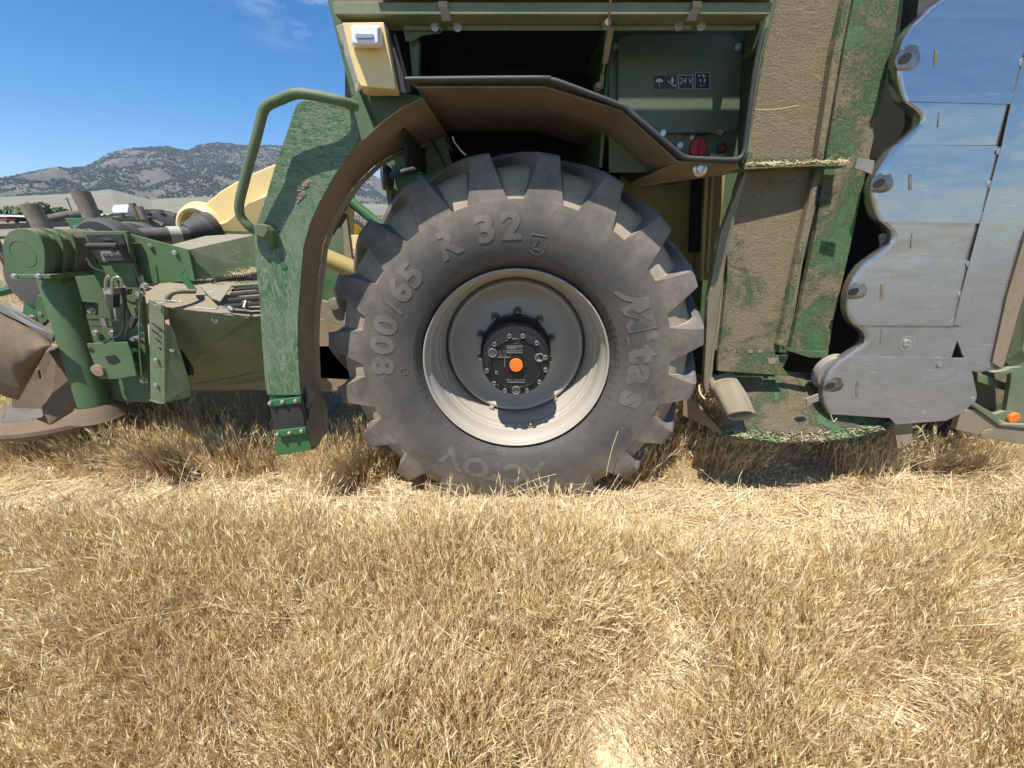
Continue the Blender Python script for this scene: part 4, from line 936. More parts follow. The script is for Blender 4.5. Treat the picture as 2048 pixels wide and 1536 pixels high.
for px, py in ((192, 666), (225, 666)): bo.bolt(px, py, 1.79, .012, .01)
build_each(bo, 'side_bolt', M['steel'], side_, smooth=30)
wd_ = MB()
for pts_w in ([(100, 566), (122, 570), (148, 566)], [(254, 470), (264, 520), (282, 566)], [(300, 800), (318, 806), (330, 806)], [(376, 502), (382, 530), (388, 558)]):
    wd_.smoothtube([P(x, y, 1.60 if x < 200 else 1.645 if x < 290 else 1.56 if x < 340 else 1.715) for x, y in pts_w], .0035, 6)
build_each(wd_, 'weld_bead', M['green'], side_, smooth=60)
bo = MB()
for px, py, yy_ in ((30, 552, 1.487), (78, 552, 1.487), (268, 480, 1.69), (300, 492, 1.695), (350, 505, 1.695), (312, 720, 1.555), (312, 770, 1.575), (345, 700, 1.56)): bo.bolt(px, py, yy_, .007, .008)
build_each(bo, 'cover_bolt', M['steel'], side_, smooth=30)
# vertical pipe leg + skid disc
vp = MB(); pT = P(118, 575, 1.62); pB = P(190, 815, 1.62)
vp.tube([pT + Vector((-.02, .03, .12)), pT, pB, pB + Vector((.012, 0, -.05))], .055, 32)
vp.tube([P(130, 612, 1.64), P(195, 618, 1.70)], .028, 16)
vpo = vp.build('pipe_leg', M['green'], mach, smooth=50)
vf = MB(); vf.lathe([(.062, .03), (.085, .0), (.09, -.02), (.10, -.04)], pB + Vector((.005, 0, -.01)), 32, 'Z'); vf.build('pipe_foot', M['mud'], vpo, smooth=50)
skc = PG(95, 838, .40); skc.z = .40
so = MB(); so.lathe([(.001, .035), (.25, .03), (.375, .018), (.40, .0), (.402, -.022), (.385, -.045), (.30, -.06), (.001, -.065)], Vector((skc.x - .06, skc.y + .20, .40)), 72, 'Z')
sko = so.build('skid_disc', M['mud'], mach, smooth=40)  # shade on the disc is put into this darker mud colour
sg = MB(); sg.prism([P(68, 714, 1.66), P(115, 695, 1.66), P(128, 720, 1.66), P(157, 800, 1.66), P(150, 820, 1.70), P(98, 851, 1.64), P(62, 768, 1.66), P(85, 755, 1.66)], (0, .02, 0)); sg.build('skid_guard', M['mud'], mach, bev=.003)
kb = MB(); kb.prism([P(0, 838, 1.72), P(15, 815, 1.75), P(80, 818, 1.75), P(85, 835, 1.72), P(40, 845, 1.68), P(4, 847, 1.68)], (0, .01, .01)); kb.build('skid_blade', M['black_metal'], mach, bev=.004)
# brown curtain / hood at the far left
bc = MB()
A = [P(-30, 600, 1.55), P(0, 618, 1.55), P(50, 645, 1.56), P(105, 672, 1.58)]; B_ = [P(-40, 760, 1.60), P(-2, 780, 1.60), P(38, 800, 1.60), P(95, 690, 1.60)]
top_ = [(-30, 602), (0, 622), (28, 634), (50, 646), (78, 664), (104, 684)]; bot_ = [(-45, 776), (-10, 784), (14, 795), (36, 800), (68, 745), (92, 702)]
rows_ = []
for j in range(7):
    t = j / 6; rows_.append([P(a_[0] + (b_[0] - a_[0]) * t, a_[1] + (b_[1] - a_[1]) * t, 1.57 - .10 * math.sin(math.pi * t * .8) + .10 * t * t) for a_, b_ in zip(top_, bot_)])
nr = len(top_); bc.add([p for r_ in rows_ for p in r_], [[j * nr + i, j * nr + i + 1, (j + 1) * nr + i + 1, (j + 1) * nr + i] for j in range(6) for i in range(nr - 1)])
bco = bc.build('rubber_curtain', M['mud'], mach, smooth=70); so_ = bco.modifiers.new('thick', 'SOLIDIFY'); so_.thickness = .006
bb = MB(); bb.prism([P(-30, 588, 1.55), P(0, 606, 1.55), P(50, 634, 1.55), P(108, 668, 1.57), P(104, 686, 1.57), P(50, 648, 1.55), P(0, 624, 1.55), P(-30, 606, 1.55)], (0, .012, 0)); bb.build('curtain_strip', M['grey'], bco, bev=.002)
bcc = MB(); bcc.plate([(20, 760), (75, 740), (100, 850), (25, 818)], 1.75, .01); bcc.build('inner_curtain', M['mud'], bco)
dd_ = MB(); dd_.lathe([(.001, 0), (.12, 0), (.125, .03), (.001, .03)], P(62, 565, 1.84), 48); dd_.build('drive_cover', M['black_metal'], mach, smooth=35)
lm_ = MB(); lm_.smoothtube([P(-20, 588, 1.9), P(10, 582, 1.9), P(48, 570, 1.9)], .02, 8); lm_.plate([(48, 604), (76, 600), (70, 660), (44, 640)], 1.86, .02); lm_.build('lift_arm', M['green_clean'], mach)
# box behind: dark triangular face, grey box, deck
bx = MB()
bx.plate([(254, 466), (377, 499), (390, 562), (290, 568), (276, 520)], 1.70, .006)
trp = bx.build('guard_plate', M['green'], mach, bev=.002)
gb = MB()
gb.prism([P(377, 499, 1.72), P(492, 473, 1.84), P(516, 545, 1.84), P(388, 560, 1.72)], (0, .006, 0))
gb.prism([P(340, 490, 1.80), P(377, 499, 1.72), P(492, 474, 1.84), P(520, 470, 1.90), P(470, 468, 2.0), P(410, 472, 2.0)], (0, 0, -.006))
gb.prism([P(492, 473, 1.84), P(516, 466, 1.86), P(518, 545, 1.86), P(512, 540, 1.84)], (.006, 0, 0))
gb.build('drive_box', M['green_dusty'], mach, bev=.003)
dkk = MB()
zD = P(388, 562, 1.72).z
dkk.prism([P(284, 569, 1.66), P(388, 561, 1.74), P(420, 568, 1.86), P(520, 545, 1.95), P(530, 560, 1.86), P(524, 630, 1.56), P(495, 634, 1.55), P(333, 613, 1.55), P(297, 600, 1.57)], (0, 0, -.006))
deck = dkk.build('deck', M['green_tan'], mach, bev=.002)
ms = MB()
for i in range(9):
    for j in range(4): pass
for j in range(5): ms.plate([(421 + j * 15, 565.5 - j * 3), (520, 548 - 3 + j * 3.4), (520, 549.5 - 3 + j * 3.4), (424 + j * 15, 567 - j * 3)], 1.74 - j * .0, .004)
for i in range(22): ms.plate([(432 + i * 4, 566 - i * .9), (433.5 + i * 4, 566 - i * .9), (433.5 + i * 4, 555 - i * .5), (432 + i * 4, 555 - i * .5)], 1.742, .004)
ms.build('mesh_screen', M['black'], deck)
sl = MB()
for i, y in enumerate((579, 589, 600, 612)): sl.prism([P(462 - i * 7 + 8, y, 1.66 - i * .03), P(524, y - 6, 1.66 - i * .03), P(524, y - 1, 1.64 - i * .03), P(455 - i * 3 + 8, y + 4.5, 1.64 - i * .03)], (0, 0, .008))
build_each(sl, 'deck_slot', M['dead'], deck)
cbr = MB(); cbr.tube([P(465, 572, 1.66), P(522, 568, 1.68)], .008, 8); cbr.prism([P(396, 571, 1.66), P(465, 571, 1.66), P(461, 578, 1.62), P(441, 605, 1.57), P(424, 599, 1.58)], (0, 0, .006)); cbr.build('deck_gusset', M['green_dusty'], deck, bev=.002)
lat = MB(); lat.prism([P(355, 551, 1.60), P(367, 537, 1.60), P(370, 540, 1.60), P(364, 548, 1.60), P(372, 552, 1.60), P(392, 580, 1.60), P(388, 588, 1.60), P(374, 575, 1.60)], (0, .006, 0)); lat.build('latch_hook', M['green_clean'], deck, bev=.001)
hp = MB(); hp.smoothtube([P(335, 602, 1.53), P(338, 592, 1.53), P(348, 585, 1.54), P(364, 583, 1.56), P(390, 583, 1.60)], .010, 10); hp.build('deck_handle', M['green_dusty'], deck, smooth=60)
cl = MB(); cl.smoothtube([P(355, 603, 1.51), P(335, 601, 1.51), P(312, 601, 1.51), P(305, 606, 1.51), P(315, 611, 1.51), P(333, 605, 1.51), P(365, 603, 1.52)], .0028, 6); cl.smoothtube([P(392, 615, 1.54), P(432, 618, 1.54), P(436, 613, 1.54), P(452, 614, 1.54), P(462, 619, 1.54), P(500, 621, 1.54)], .0028, 6)
cl.tube([P(457, 614, 1.53), P(465, 620, 1.53)], .010, 10); cl.tube([P(492, 602, 1.56), P(488, 615, 1.54)], .006, 8); build_each(cl, 'clip_pin', M['steel'], deck, smooth=60)
stw = MB()
for i in range(160):
    t = random.random(); p = P(430 + 85 * t, 560 - 14 * t - random.random() * 8 * t, 1.80) + Vector((0, random.uniform(-.03, .03), random.uniform(0, .015)))
    d = Vector((random.uniform(-1, 1), random.uniform(-.5, .5), random.uniform(-.2, .4))).normalized() * random.uniform(.01, .03); stw.tube([p - d, p + d], .0009, 3, False)
for i in range(150):
    t = random.random(); p = P(1492, 333, YR - .05).lerp(P(1700, 327, YR - .04), t) + Vector((0, random.uniform(-.03, .03), random.uniform(.004, .012)))
    d = Vector((random.uniform(-1, 1), random.uniform(-.6, .6), random.uniform(-.2, .5))).normalized() * random.uniform(.006, .02); stw.tube([p - d, p + d], .0009, 3, False)
for i in range(260):
    t = random.random(); k_ = min(int(t * 6), 5); p = rim_o[k_].lerp(rim_o[k_ + 1], t * 6 - k_).lerp(mid[k_].lerp(mid[k_ + 1], t * 6 - k_), random.random()) + Vector((0, -.006, .008))
    d = Vector((random.uniform(-1, 1), random.uniform(-.6, .6), random.uniform(-.3, .5))).normalized() * random.uniform(.006, .024); stw.tube([p - d, p + d], .0010, 3, False)
stw.build('caught_straw', M['straw'], deck, props={'kind': 'stuff'})
# big lower box
lb_ = MB()
lb_.prism([P(334, 615, 1.555), P(495, 636, 1.555), P(526, 632, 1.57), P(530, 738, 1.86), P(462, 755, 1.87), P(385, 768, 1.87), P(350, 740, 1.80)], (0, .02, 0))
lb_.prism([P(385, 768, 1.87), P(462, 755, 1.87), P(530, 738, 1.86), P(640, 735, 1.9), P(640, 750, 2.1), P(400, 762, 2.1)], (0, 0, -.02))
lbo = lb_.build('mower_body', M['green_dusty'], mach, bev=.003)
ls_ = MB()
for px, py, yy_ in ((431, 640, 1.585), (422, 677, 1.675)): ls_.lathe([(.013, 0), (.013, -.006), (.009, -.006), (.006, -.001), (.0005, -.001)], P(px, py, yy_ - .01), 18)
build_each(ls_, 'recessed_screw', M['steel'], lbo, smooth=30)
lh_ = MB(); lh_.plate([(348, 690), (362, 700), (372, 715), (385, 735), (387, 750), (370, 752), (350, 740)], 1.60, .004); lh_.build('body_recess', M['dead'], lbo)
cv = MB()
cv.prism([P(297, 598, 1.54), P(328, 612, 1.52), P(330, 806, 1.58), P(301, 802, 1.60)], (0, .005, 0)); cv.prism([P(329, 646, 1.53), P(346, 656, 1.545), P(381, 772, 1.60), P(380, 793, 1.61), P(330, 806, 1.58)], (0, .005, 0))
cvo = cv.build('folded_cover', M['green_dusty'], mach, bev=.002)
cs = MB()
for i, (x, y) in enumerate(((303, 645), (303, 658), (311, 676), (318, 694))): cs.plate([(x, y), (x + 10 - i * 2, y + 7 - i), (x + 20 - i * 6, y + 14 - i * 4), (x + 20 - i * 6, y + 16 - i * 4), (x + 9 - i * 2, y + 10 - i), (x, y + 2)], 1.528 + i * .006, .003)
build_each(cs, 'vent_slot', M['dead'], cvo)
fr = MB(); fr.smoothtube([P(280, 575, 1.60), P(279, 690, 1.60), P(284, 752, 1.60)], .003, 6); fr.build('thin_rod', M['green_dusty'], mach)
lw = MB(); lw.prism([P(205, 752, 1.70), P(260, 762, 1.70), P(300, 790, 1.68), P(300, 805, 1.68), P(238, 803, 1.68), P(214, 795, 1.68)], (0, .02, 0)); lw.build('lower_bracket', M['green_tan'], mach, bev=.002)
# drive shaft and yellow hood in front of the cab
sf = MB(); sf.tube([P(250, 474, 1.95), P(378, 468, 2.15)], .038, 20); sfo = sf.build('drive_shaft', M['black_metal'], mach, smooth=60)
sf2 = MB(); sf2.tube([P(337, 469, 2.08), P(360, 468.5, 2.12)], .0395, 20); sf2.build('shaft_sticker', flat('worn sticker', (.45, .47, .36), .7), sfo, smooth=60)
bl_ = MB()
q0, q1 = P(372, 468, 2.15), P(425, 456, 2.28)
bl_.tube([q0.lerp(q1, t) for t in (0, .1, .2, .3, .4, .5, .6, .7, .8, 1)], [.045, .058, .054, .066, .062, .076, .072, .086, .080, .086], 24); bl_.build('shaft_bellow', M['rubber_plain'], sfo, smooth=60)
yh = MB()
YH = 2.3
yh.prism([P(368, 444, YH), P(385, 432, YH), P(402, 414, YH), P(440, 382, YH), P(490, 352, YH), P(548, 328, YH), P(640, 320, YH), P(640, 470, YH), P(500, 475, YH), P(424, 472, YH), P(424, 448, YH), P(410, 436, YH), P(392, 436, YH), P(376, 448, YH)], (0, .5, 0))
yho = yh.build('yellow_hood', M['yellow'], mach, bev=.05, bevseg=5, smooth=60)
yk = MB(); ycn = P(398, 460, YH); yk.lathe([(.095, .02), (.100, -.03), (.112, -.035), (.130, -.02), (.150, .02)], ycn + Vector((.02, 0, 0)), 48)
yk.build('hood_collar', M['yellow'], yho, smooth=60)
yl = MB(); yl.prism([P(420, 446, YH - .01), P(455, 438, YH - .06), P(500, 405, YH - .06), P(545, 372, YH - .02), P(560, 472, YH - .02), P(500, 474, YH - .08), P(428, 470, YH - .03)], (0, .05, 0)); yl.build('hood_bulge', M['yellow'], yho, bev=.03, bevseg=5, smooth=60)
# boxes added to deepen ground shade below the front mower; then the front frame
mdk = MB(); mdk.box((-1.75, 2.4, .74), (2.1, .9, .26)); mdk.box((-2.9, 2.6, .85), (.8, .7, .3)); mdk.build('added_shade_boxes', M['underside'], mach)
be = MB(); be.box((-.9, 2.9, .95), (1.2, .7, .35)); be.build('front_frame', M['mud'], mach)
#ENDMACHINE

HAZE = .000095
# =====================================================================
#  LAND
# =====================================================================
def direc(px, py):
    x = (px - 1024) / FPX; y = (768 - py) / FPX
    dy = cp + y * sp; dz = -sp + y * cp; h = math.hypot(x, dy)
    return math.atan2(x, dy), dz / h
ridge = [(-420, 372), (-260, 385), (-120, 372), (0, 358), (60, 345), (100, 339), (135, 339), (175, 333), (215, 309), (245, 301), (270, 297), (300, 295), (335, 293), (358, 298), (378, 301), (395, 291), (418, 287), (440, 286), (480, 290), (520, 291), (560, 292), (600, 296), (640, 303), (680, 308), (713, 330), (745, 352), (790, 372), (850, 392), (950, 400), (1100, 398), (1400, 392), (1900, 390), (2600, 380)]
basel = [(-420, 400), (0, 394), (150, 386), (220, 378), (300, 398), (400, 393), (560, 396), (700, 406), (790, 408), (1000, 412), (2600, 405)]
ra = sorted(direc(*p) for p in ridge); ba = sorted(direc(*p) for p in basel)
def interp(tab, a):
    return float(np.interp(a, [t[0] for t in tab], [t[1] for t in tab]))
def yard(y): return .033 * max(0.0, y - 4) if y < 90 else .033 * 86
def ground_h(d, az):
    """height of the plain: flat field, then a gentle fan up to the foot of the hills"""
    b = interp(ba, az)
    if d < 90: return yard(d * math.cos(az))
    t = min(1, (d - 90) / 1710.0); y0 = yard(90)
    return y0 + (CAMH + b * 1800 - y0) * t ** 1.25
def land_h(d, az):
    if d <= 1800: return ground_h(d, az)
    b = interp(ba, az); r = interp(ra, az)
    hb = CAMH + b * 1800; hr = CAMH + r * 3000
    t = min(1, (d - 1800) / 1200.0)
    x, y = d * math.sin(az) / 300, d * math.cos(az) / 300
    s = noise.fractal(Vector((x * 1.3 + 3, y * .8, 1)), .9, 2.1, 5)
    gully = abs(noise.noise(Vector((x * 1.6 - y * .6, y * .35, 4))))
    h = hb + (hr - hb) * (t ** .85)
    h += s * 60 * math.sin(math.pi * min(t, 1)) - gully * 95 * math.sin(math.pi * t) + s * 2.5 * t
    if d > 3000: h = hr - (d - 3000) * .35
    return h
azs = np.concatenate([np.linspace(R(-75), R(-5), 420), np.linspace(R(-4), R(75), 60)])
ds = list(np.linspace(60, 1700, 34)) + list(np.linspace(1720, 3040, 90)) + [3200, 3600]
V = []; F = []
for d in ds:
    for a in azs:
        V.append((d * math.sin(a), d * math.cos(a), land_h(d, a) - (.05 if d < 95 else 0)))
na = len(azs)
for i in range(len(ds) - 1):
    for j in range(na - 1): F.append([i * na + j, i * na + j + 1, (i + 1) * na + j + 1, (i + 1) * na + j])
def rawmesh(name, V, F, mat, smooth=True):
    me = bpy.data.meshes.new(name); me.from_pydata(V, [], F); me.materials.append(mat)
    if smooth: me.polygons.foreach_set('use_smooth', [True] * len(me.polygons))
    o = bpy.data.objects.new(name, me); COL.objects.link(o); return o
m, nt, b = newmat('hill ground')
v = coords(nt)
n1 = noisef(nt, v, .012, 8, .7, .35, .65); n2 = noisef(nt, v, .09, 6, .75, .35, .68)
gz = N(nt, 'SeparateXYZ'); nt.links.new(N(nt, 'NewGeometry').outputs['Position'], gz.inputs[0])
hf = N(nt, 'MapRange'); hf.inputs['From Min'].default_value = 130; hf.inputs['From Max'].default_value = 200; nt.links.new(gz.outputs['Z'], hf.inputs['Value'])
strata = noisef(nt, coords(nt, (.002, .002, .02)), 1, 5, .6, .35, .65)
plain = mixc(nt, strata, (.28, .24, .17), (.19, .18, .13)); plain = mixc(nt, mth(nt, 'MULTIPLY', n2, .4), plain, (.16, .17, .11))
hill = mixc(nt, n1, (.225, .185, .14), (.12, .11, .085)); hill = mixc(nt, mth(nt, 'MULTIPLY', n2, .7), hill, (.06, .07, .05))
ln = N(nt, 'VectorMath', operation='LENGTH'); nt.links.new(N(nt, 'NewGeometry').outputs['Position'], ln.inputs[0])
df = N(nt, 'MapRange'); df.inputs['From Min'].default_value = 1730; df.inputs['From Max'].default_value = 1880; nt.links.new(mth(nt, 'ADD', ln.outputs['Value'], mth(nt, 'MULTIPLY', n1, 90)), df.inputs['Value'])
nt.links.new(mixc(nt, df.outputs[0], plain, hill), b.inputs['Base Color']); b.inputs['Roughness'].default_value = 1
b.inputs['Specular IOR Level'].default_value = .1
struct(rawmesh('hills', V, F, m))
# junipers on the hills: far off cover, one object
import numpy as _np
V = []; F = []
ico = [(0, 0, 1), (.9, 0, .35), (.28, .85, .35), (-.73, .53, .35), (-.73, -.53, .35), (.28, -.85, .35), (.7, .5, -.4), (-.3, .8, -.4), (-.9, 0, -.4), (-.3, -.8, -.4), (.7, -.5, -.4)]
icf = [(0, 1, 2), (0, 2, 3), (0, 3, 4), (0, 4, 5), (0, 5, 1), (1, 6, 2), (2, 6, 7), (2, 7, 3), (3, 7, 8), (3, 8, 4), (4, 8, 9), (4, 9, 5), (5, 9, 10), (5, 10, 1), (1, 10, 6)]
cnt = 0
while cnt < 36000:
    a = random.uniform(R(-62), R(-12)); d = 1790 + 1230 * random.random() ** .9
    x, y = d * math.sin(a), d * math.cos(a)
    dens = noise.fractal(Vector((x / 210, y / 130, 0)), .8, 2, 4) * 1.5 + noise.noise(Vector((x / 60, y / 60, 5))) * .3
    t = (d - 1790) / 1230
    if dens + .45 * t + .05 < random.uniform(-.45, .45): continue
    h = land_h(d, a); s = random.uniform(2.0, 5.0) * (1.5 if random.random() < .12 else 1); base = len(V); rot = random.uniform(0, 6.28); c_, s_ = math.cos(rot), math.sin(rot)
    for p in ico: V.append((x + s * (p[0] * c_ - p[1] * s_), y + s * (p[0] * s_ + p[1] * c_), h + s * .35 + s * .8 * p[2]))
    F += [tuple(i + base for i in f) for f in icf]; cnt += 1
m, nt, b = newmat('juniper'); nn = noisef(nt, coords(nt), .05, 5, .7, .3, .7)
nt.links.new(mixc(nt, nn, (.030, .042, .028), (.055, .065, .035)), b.inputs['Base Color']); b.inputs['Roughness'].default_value = 1; b.inputs['Specular IOR Level'].default_value = .05
jo = rawmesh('hillside_scrub', V, F, m); jo['kind'] = 'stuff'; jo['label'] = 'dark juniper scrub speckling the distant hills'

# ground sheet
m, nt, b = newmat('dry soil')
v = coords(nt)
n1 = noisef(nt, v, 1.2, 7, .65, .35, .65); n2 = noisef(nt, v, 18, 8, .75, .3, .7); n3 = noisef(nt, coords(nt), 130, 4, .8, .3, .7)
lit = N(nt, 'TexNoise', Scale=1, Detail=3, Distortion=2.0); nt.links.new(coords(nt, (160, 22, 20), (0, 0, .6)), lit.inputs['Vector'])
lit2 = N(nt, 'TexNoise', Scale=1, Detail=3, Distortion=2.0); nt.links.new(coords(nt, (22, 150, 20), (0, 0, .2)), lit2.inputs['Vector'])
lm = mth(nt, 'MAXIMUM', band(nt, lit.outputs['Fac'], .5, .05), band(nt, lit2.outputs['Fac'], .52, .045))
soil = mixc(nt, n2, (.30, .255, .195), (.17, .14, .105))
soil = mixc(nt, mth(nt, 'MULTIPLY', n3, .4), soil, (.40, .36, .28))
col = mixc(nt, mth(nt, 'MULTIPLY', lm, mth(nt, 'ADD', mth(nt, 'MULTIPLY', n1, .5), .35)), soil, (.55, .44, .24))
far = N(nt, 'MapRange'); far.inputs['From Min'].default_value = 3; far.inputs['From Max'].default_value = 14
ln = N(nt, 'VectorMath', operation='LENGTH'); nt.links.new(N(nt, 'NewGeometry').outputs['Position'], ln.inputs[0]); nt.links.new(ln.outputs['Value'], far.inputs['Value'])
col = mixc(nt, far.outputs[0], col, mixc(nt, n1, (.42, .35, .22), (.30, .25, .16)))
nt.links.new(col, b.inputs['Base Color']); b.inputs['Roughness'].default_value = .95
bump(nt, b, mth(nt, 'ADD', n2, mth(nt, 'ADD', mth(nt, 'MULTIPLY', lm, .6), n3)), .8, .012)
def gz_(x, y):
    return .02 * noise.noise(Vector((x * .9, y * .9, 2))) + .008 * noise.noise(Vector((x * 4, y * 4, 7)))
V = []; F = []; xs = np.concatenate([np.linspace(-160, -8, 20), np.linspace(-7.6, 7.6, 110), np.linspace(8, 160, 20)]); ys = np.concatenate([np.linspace(-30, -1, 8), np.linspace(-.8, 8, 70), np.linspace(8.5, 110, 24)])
for y in ys:
    for x in xs:
        V.append((x, y, (gz_(x, y) if y < 8 and abs(x) < 8 else 0) + yard(y)))
nx = len(xs)
for i in range(len(ys) - 1):
    for j in range(nx - 1): F.append([i * nx + j, i * nx + j + 1, (i + 1) * nx + j + 1, (i + 1) * nx + j])
struct(rawmesh('ground', V, F, m))

# =====================================================================
#  FARMYARD BEHIND
# =====================================================================
def at(px, py, Y): return P(px, py, Y)
def post(px0, px1, pytop, Y, lean, label, h=None, split=False):
    c = at((px0 + px1) / 2, pytop, Y); w = abs(at(px1, pytop, Y).x - at(px0, pytop, Y).x)
    t = thing('fence_post', label, 'fence post', (c.x + lean, Y, 0), 'old wooden fence posts')
    mb = MB(); n = 9
    for k in ((-.5, .5) if split else (0,)):
        r = w / 2 * (.52 if split else 1)
        rg = []
        zs = np.linspace(0, c.z - (.06 if k > 0 else 0), 7)
        pts = [Vector((c.x + lean * (1 - z / c.z) + k * w * .5 + .01 * math.sin(z * 5), Y, z)) for z in zs]
        mb.tube(pts, [r * (1.08 - .1 * i / 6 + .03 * math.sin(i * 2.3)) for i in range(7)], n)
    o = mb.build('trunk', M['wood'], t, smooth=50); return t
post(43, 74, 410, 7.0, .25, 'short weathered grey fence post at the far left above the green mower', split=False)
post(146, 176, 384, 6.5, .10, 'tall dark leaning fence post behind the green mower')
post(258, 282, 407, 9.0, .10, 'split pale topped fence post behind the black tyres', split=True)
ft_ = thing('board_fence', 'weathered board fence running behind the green front mower', 'fence', (-9, 7.6, 0))
mb = MB()
A, B_ = at(-60, 461, 7.2), at(296, 446, 9.5)
for dzz, th in ((0, .09), (-.17, .05), (-.34, .05), (-.5, .06)):
    mb.quadslab([A + Vector((0, 0, dzz)), B_ + Vector((0, 0, dzz)), B_ + Vector((0, 0, dzz + th)), A + Vector((0, 0, dzz + th))], (0, .05, 0))
mb.build('rail', M['wood'], ft_)
for i in range(7):
    mb = MB(); p = A.lerp(B_, (i + .4) / 7); mb.tube([Vector((p.x, p.y + .1, 0)), Vector((p.x, p.y + .1, p.z + .05))], .06, 8); mb.build('upright', M['wood'], ft_)
wd = MB(); A2, B2 = at(88, 441, 8.6), at(162, 430, 9.3); wd.tube([A2, A2.lerp(B2, .5) + Vector((0, 0, .02)), B2], [.09, .10, .10], 10)
tag(wd.build('wood_beam', M['wood'], smooth=50), 'pale old wooden beam lying against the tall leaning fence post', 'beam')

def farmwheel(px, Y, rad, width, yaw, rimmat, lug, t):
    c = at(px, 465, Y); c.z = yard(Y) + rad
    rot = Matrix.Rotation(yaw, 3, 'Z'); mb = MB()
    mb.lathe([(rad * .60, -width * .36), (rad * .64, -width * .48), (rad * .80, -width * .52), (rad * .93, -width * .46), (rad * .95, -width * .3), (rad * .955, 0), (rad * .95, width * .3), (rad * .93, width * .46), (rad * .8, width * .52), (rad * .64, width * .48), (rad * .60, width * .36)], (0, 0, 0), 64)
    if lug:
        n = 22
        for k in range(n):
            for s_ in (-1, 1):
                a0 = 2 * math.pi * (k + (.5 if s_ > 0 else 0)) / n; vs = []
                for tt in (0, .5, 1):
                    yv = s_ * width * (.53 - .5 * tt); a = a0 + tt * .22
                    for da, rr in ((-.035, .90), (.035, .90), (.028, 1.0), (-.028, 1.0)): vs.append(Vector((rad * rr * math.cos(a + da), yv, rad * rr * math.sin(a + da))))
                fs = [[0, 1, 2, 3], [8, 9, 10, 11]]
                for i in range(2):
                    for e in range(4): fs.append([i * 4 + e, i * 4 + (e + 1) % 4, (i + 1) * 4 + (e + 1) % 4, (i + 1) * 4 + e])
                mb.add(vs, fs)
    mb.v = [rot @ v_ + c for v_ in mb.v]; wh_ = mb.build('wheel', M['tyre_far'], t, smooth=35)
    rb = MB(); rb.lathe([(rad * .64, -width * .46), (rad * .60, -width * .44), (rad * .57, -width * .3), (rad * .55, width * .1), (rad * .3, width * .12), (rad * .18, 0), (.001, 0)], (0, 0, 0), 48)
    rb.lathe([(rad * .64, width * .46), (rad * .60, width * .44), (rad * .57, width * .3), (rad * .56, width * .1)], (0, 0, 0), 48)
    rb.v = [rot @ v_ + c for v_ in rb.v]; rb.build('rim', rimmat, wh_, smooth=40)
tr1 = thing('parked_tractor', 'parked tractor whose lugged tyres on yellow rims rise left of the yellow hood', 'tractor', (-7, 9.5, yard(9.5)))
farmwheel(262, 9.0, .86, .55, R(62), M['black'], True, tr1)
farmwheel(326, 9.6, .90, .50, R(36), M['yellow_rim'], True, tr1)
mb = MB(); c1 = at(266, 470, 9.0); c2 = at(330, 470, 9.6); mb.tube([Vector((c1.x, 9.0, 1.15)), Vector((c2.x, 9.6, 1.2))], .12, 12); mb.build('axle', M['black_metal'], tr1)
tr2 = thing('distant_tractor', 'distant tractor with yellow rimmed wheel seen through the gap beside the mudguard', 'tractor', (at(704, 455, 26).x, 26, yard(26)))
farmwheel(706, 26, .85, .5, R(42), M['yellow_rim'], True, tr2)
mb = MB(); c1 = at(712, 455, 27); mb.box((c1.x + .7, 27.2, yard(26) + .9), (1.4, 1.2, .7)); mb.build('chassis', M['green'], tr2, bev=.05)
rl = MB(); c = at(272, 470, 5.0); rl.lathe([(.001, -.12), (.27, -.12), (.285, -.10), (.285, .10), (.27, .12), (.001, .12)], Vector((c.x, 5.0, 1.30)), 64)
rl.v = [Matrix.Rotation(R(20), 3, 'Z') @ (v_ - Vector((c.x, 5, 1.30))) + Vector((c.x, 5, 1.30)) for v_ in rl.v]
rt_ = thing('roller', 'smooth black roller arched right behind the long black drive shaft', 'roller', (c.x, 5, 0)); rl.build('drum', M['black_metal'], rt_, smooth=40)
rl = MB(); rl.box((c.x, 5.0, .55), (.3, .2, 1.1)); rl.build('stand', M['black_metal'], rt_)
# green implement hopper with amber reflector
t = thing('green_implement', 'dark green farm hopper with small amber reflector in front of the board fence', 'hopper', (at(195, 460, 5.6).x, 5.6, 0), None)
mb = MB(); mb.prism([at(128, 436, 5.5), at(232, 436, 5.5), at(226, 470, 5.5), at(152, 470, 5.5)], (0, .5, 0)); hop = mb.build('hopper_body', M['green_clean'], t, bev=.01)
mb = MB()
for q in ([(147, 451.5), (187, 451.5), (187, 452.5), (147, 452.5)], [(186, 452.5), (187, 452.5), (188, 466), (187, 466)], [(147, 452.5), (148, 452.5), (158, 466), (157, 466)]): mb.plate(q, 5.49, .01)
mb.build('hopper_trim', M['ink'], t)
mb = MB(); mb.plate([(200, 445), (213, 445), (212, 455), (201, 455)], 5.47, .03); mb.build('amber_reflector', M['orange'], t, bev=.004)
mb = MB()
for x in (196, 221): mb.plate([(x, 433), (x + 4, 433), (x + 3, 470), (x - 1, 470)], 5.48, .02)
for x, y in ((198, 438), (219, 437)): mb.lathe([(.02, 0), (.02, -.01), (.001, -.012)], at(x, y, 5.48), 12)
mb.build('hopper_brace', M['green'], t)
mb = MB(); mb.box(Vector((at(195, 470, 5.8).x, 5.8, .45)), (.6, .5, .9)); mb.build('hopper_stand', M['black_metal'], t)
mb = MB(); c = at(160, 425, 7.6)
for a_, b__ in (((185, 421), (196, 421)), ((185, 421), (190, 429)), ((176, 425), (196, 420))): mb.tube([at(*a_, 7.6), at(*b__, 7.6)], .02, 6)
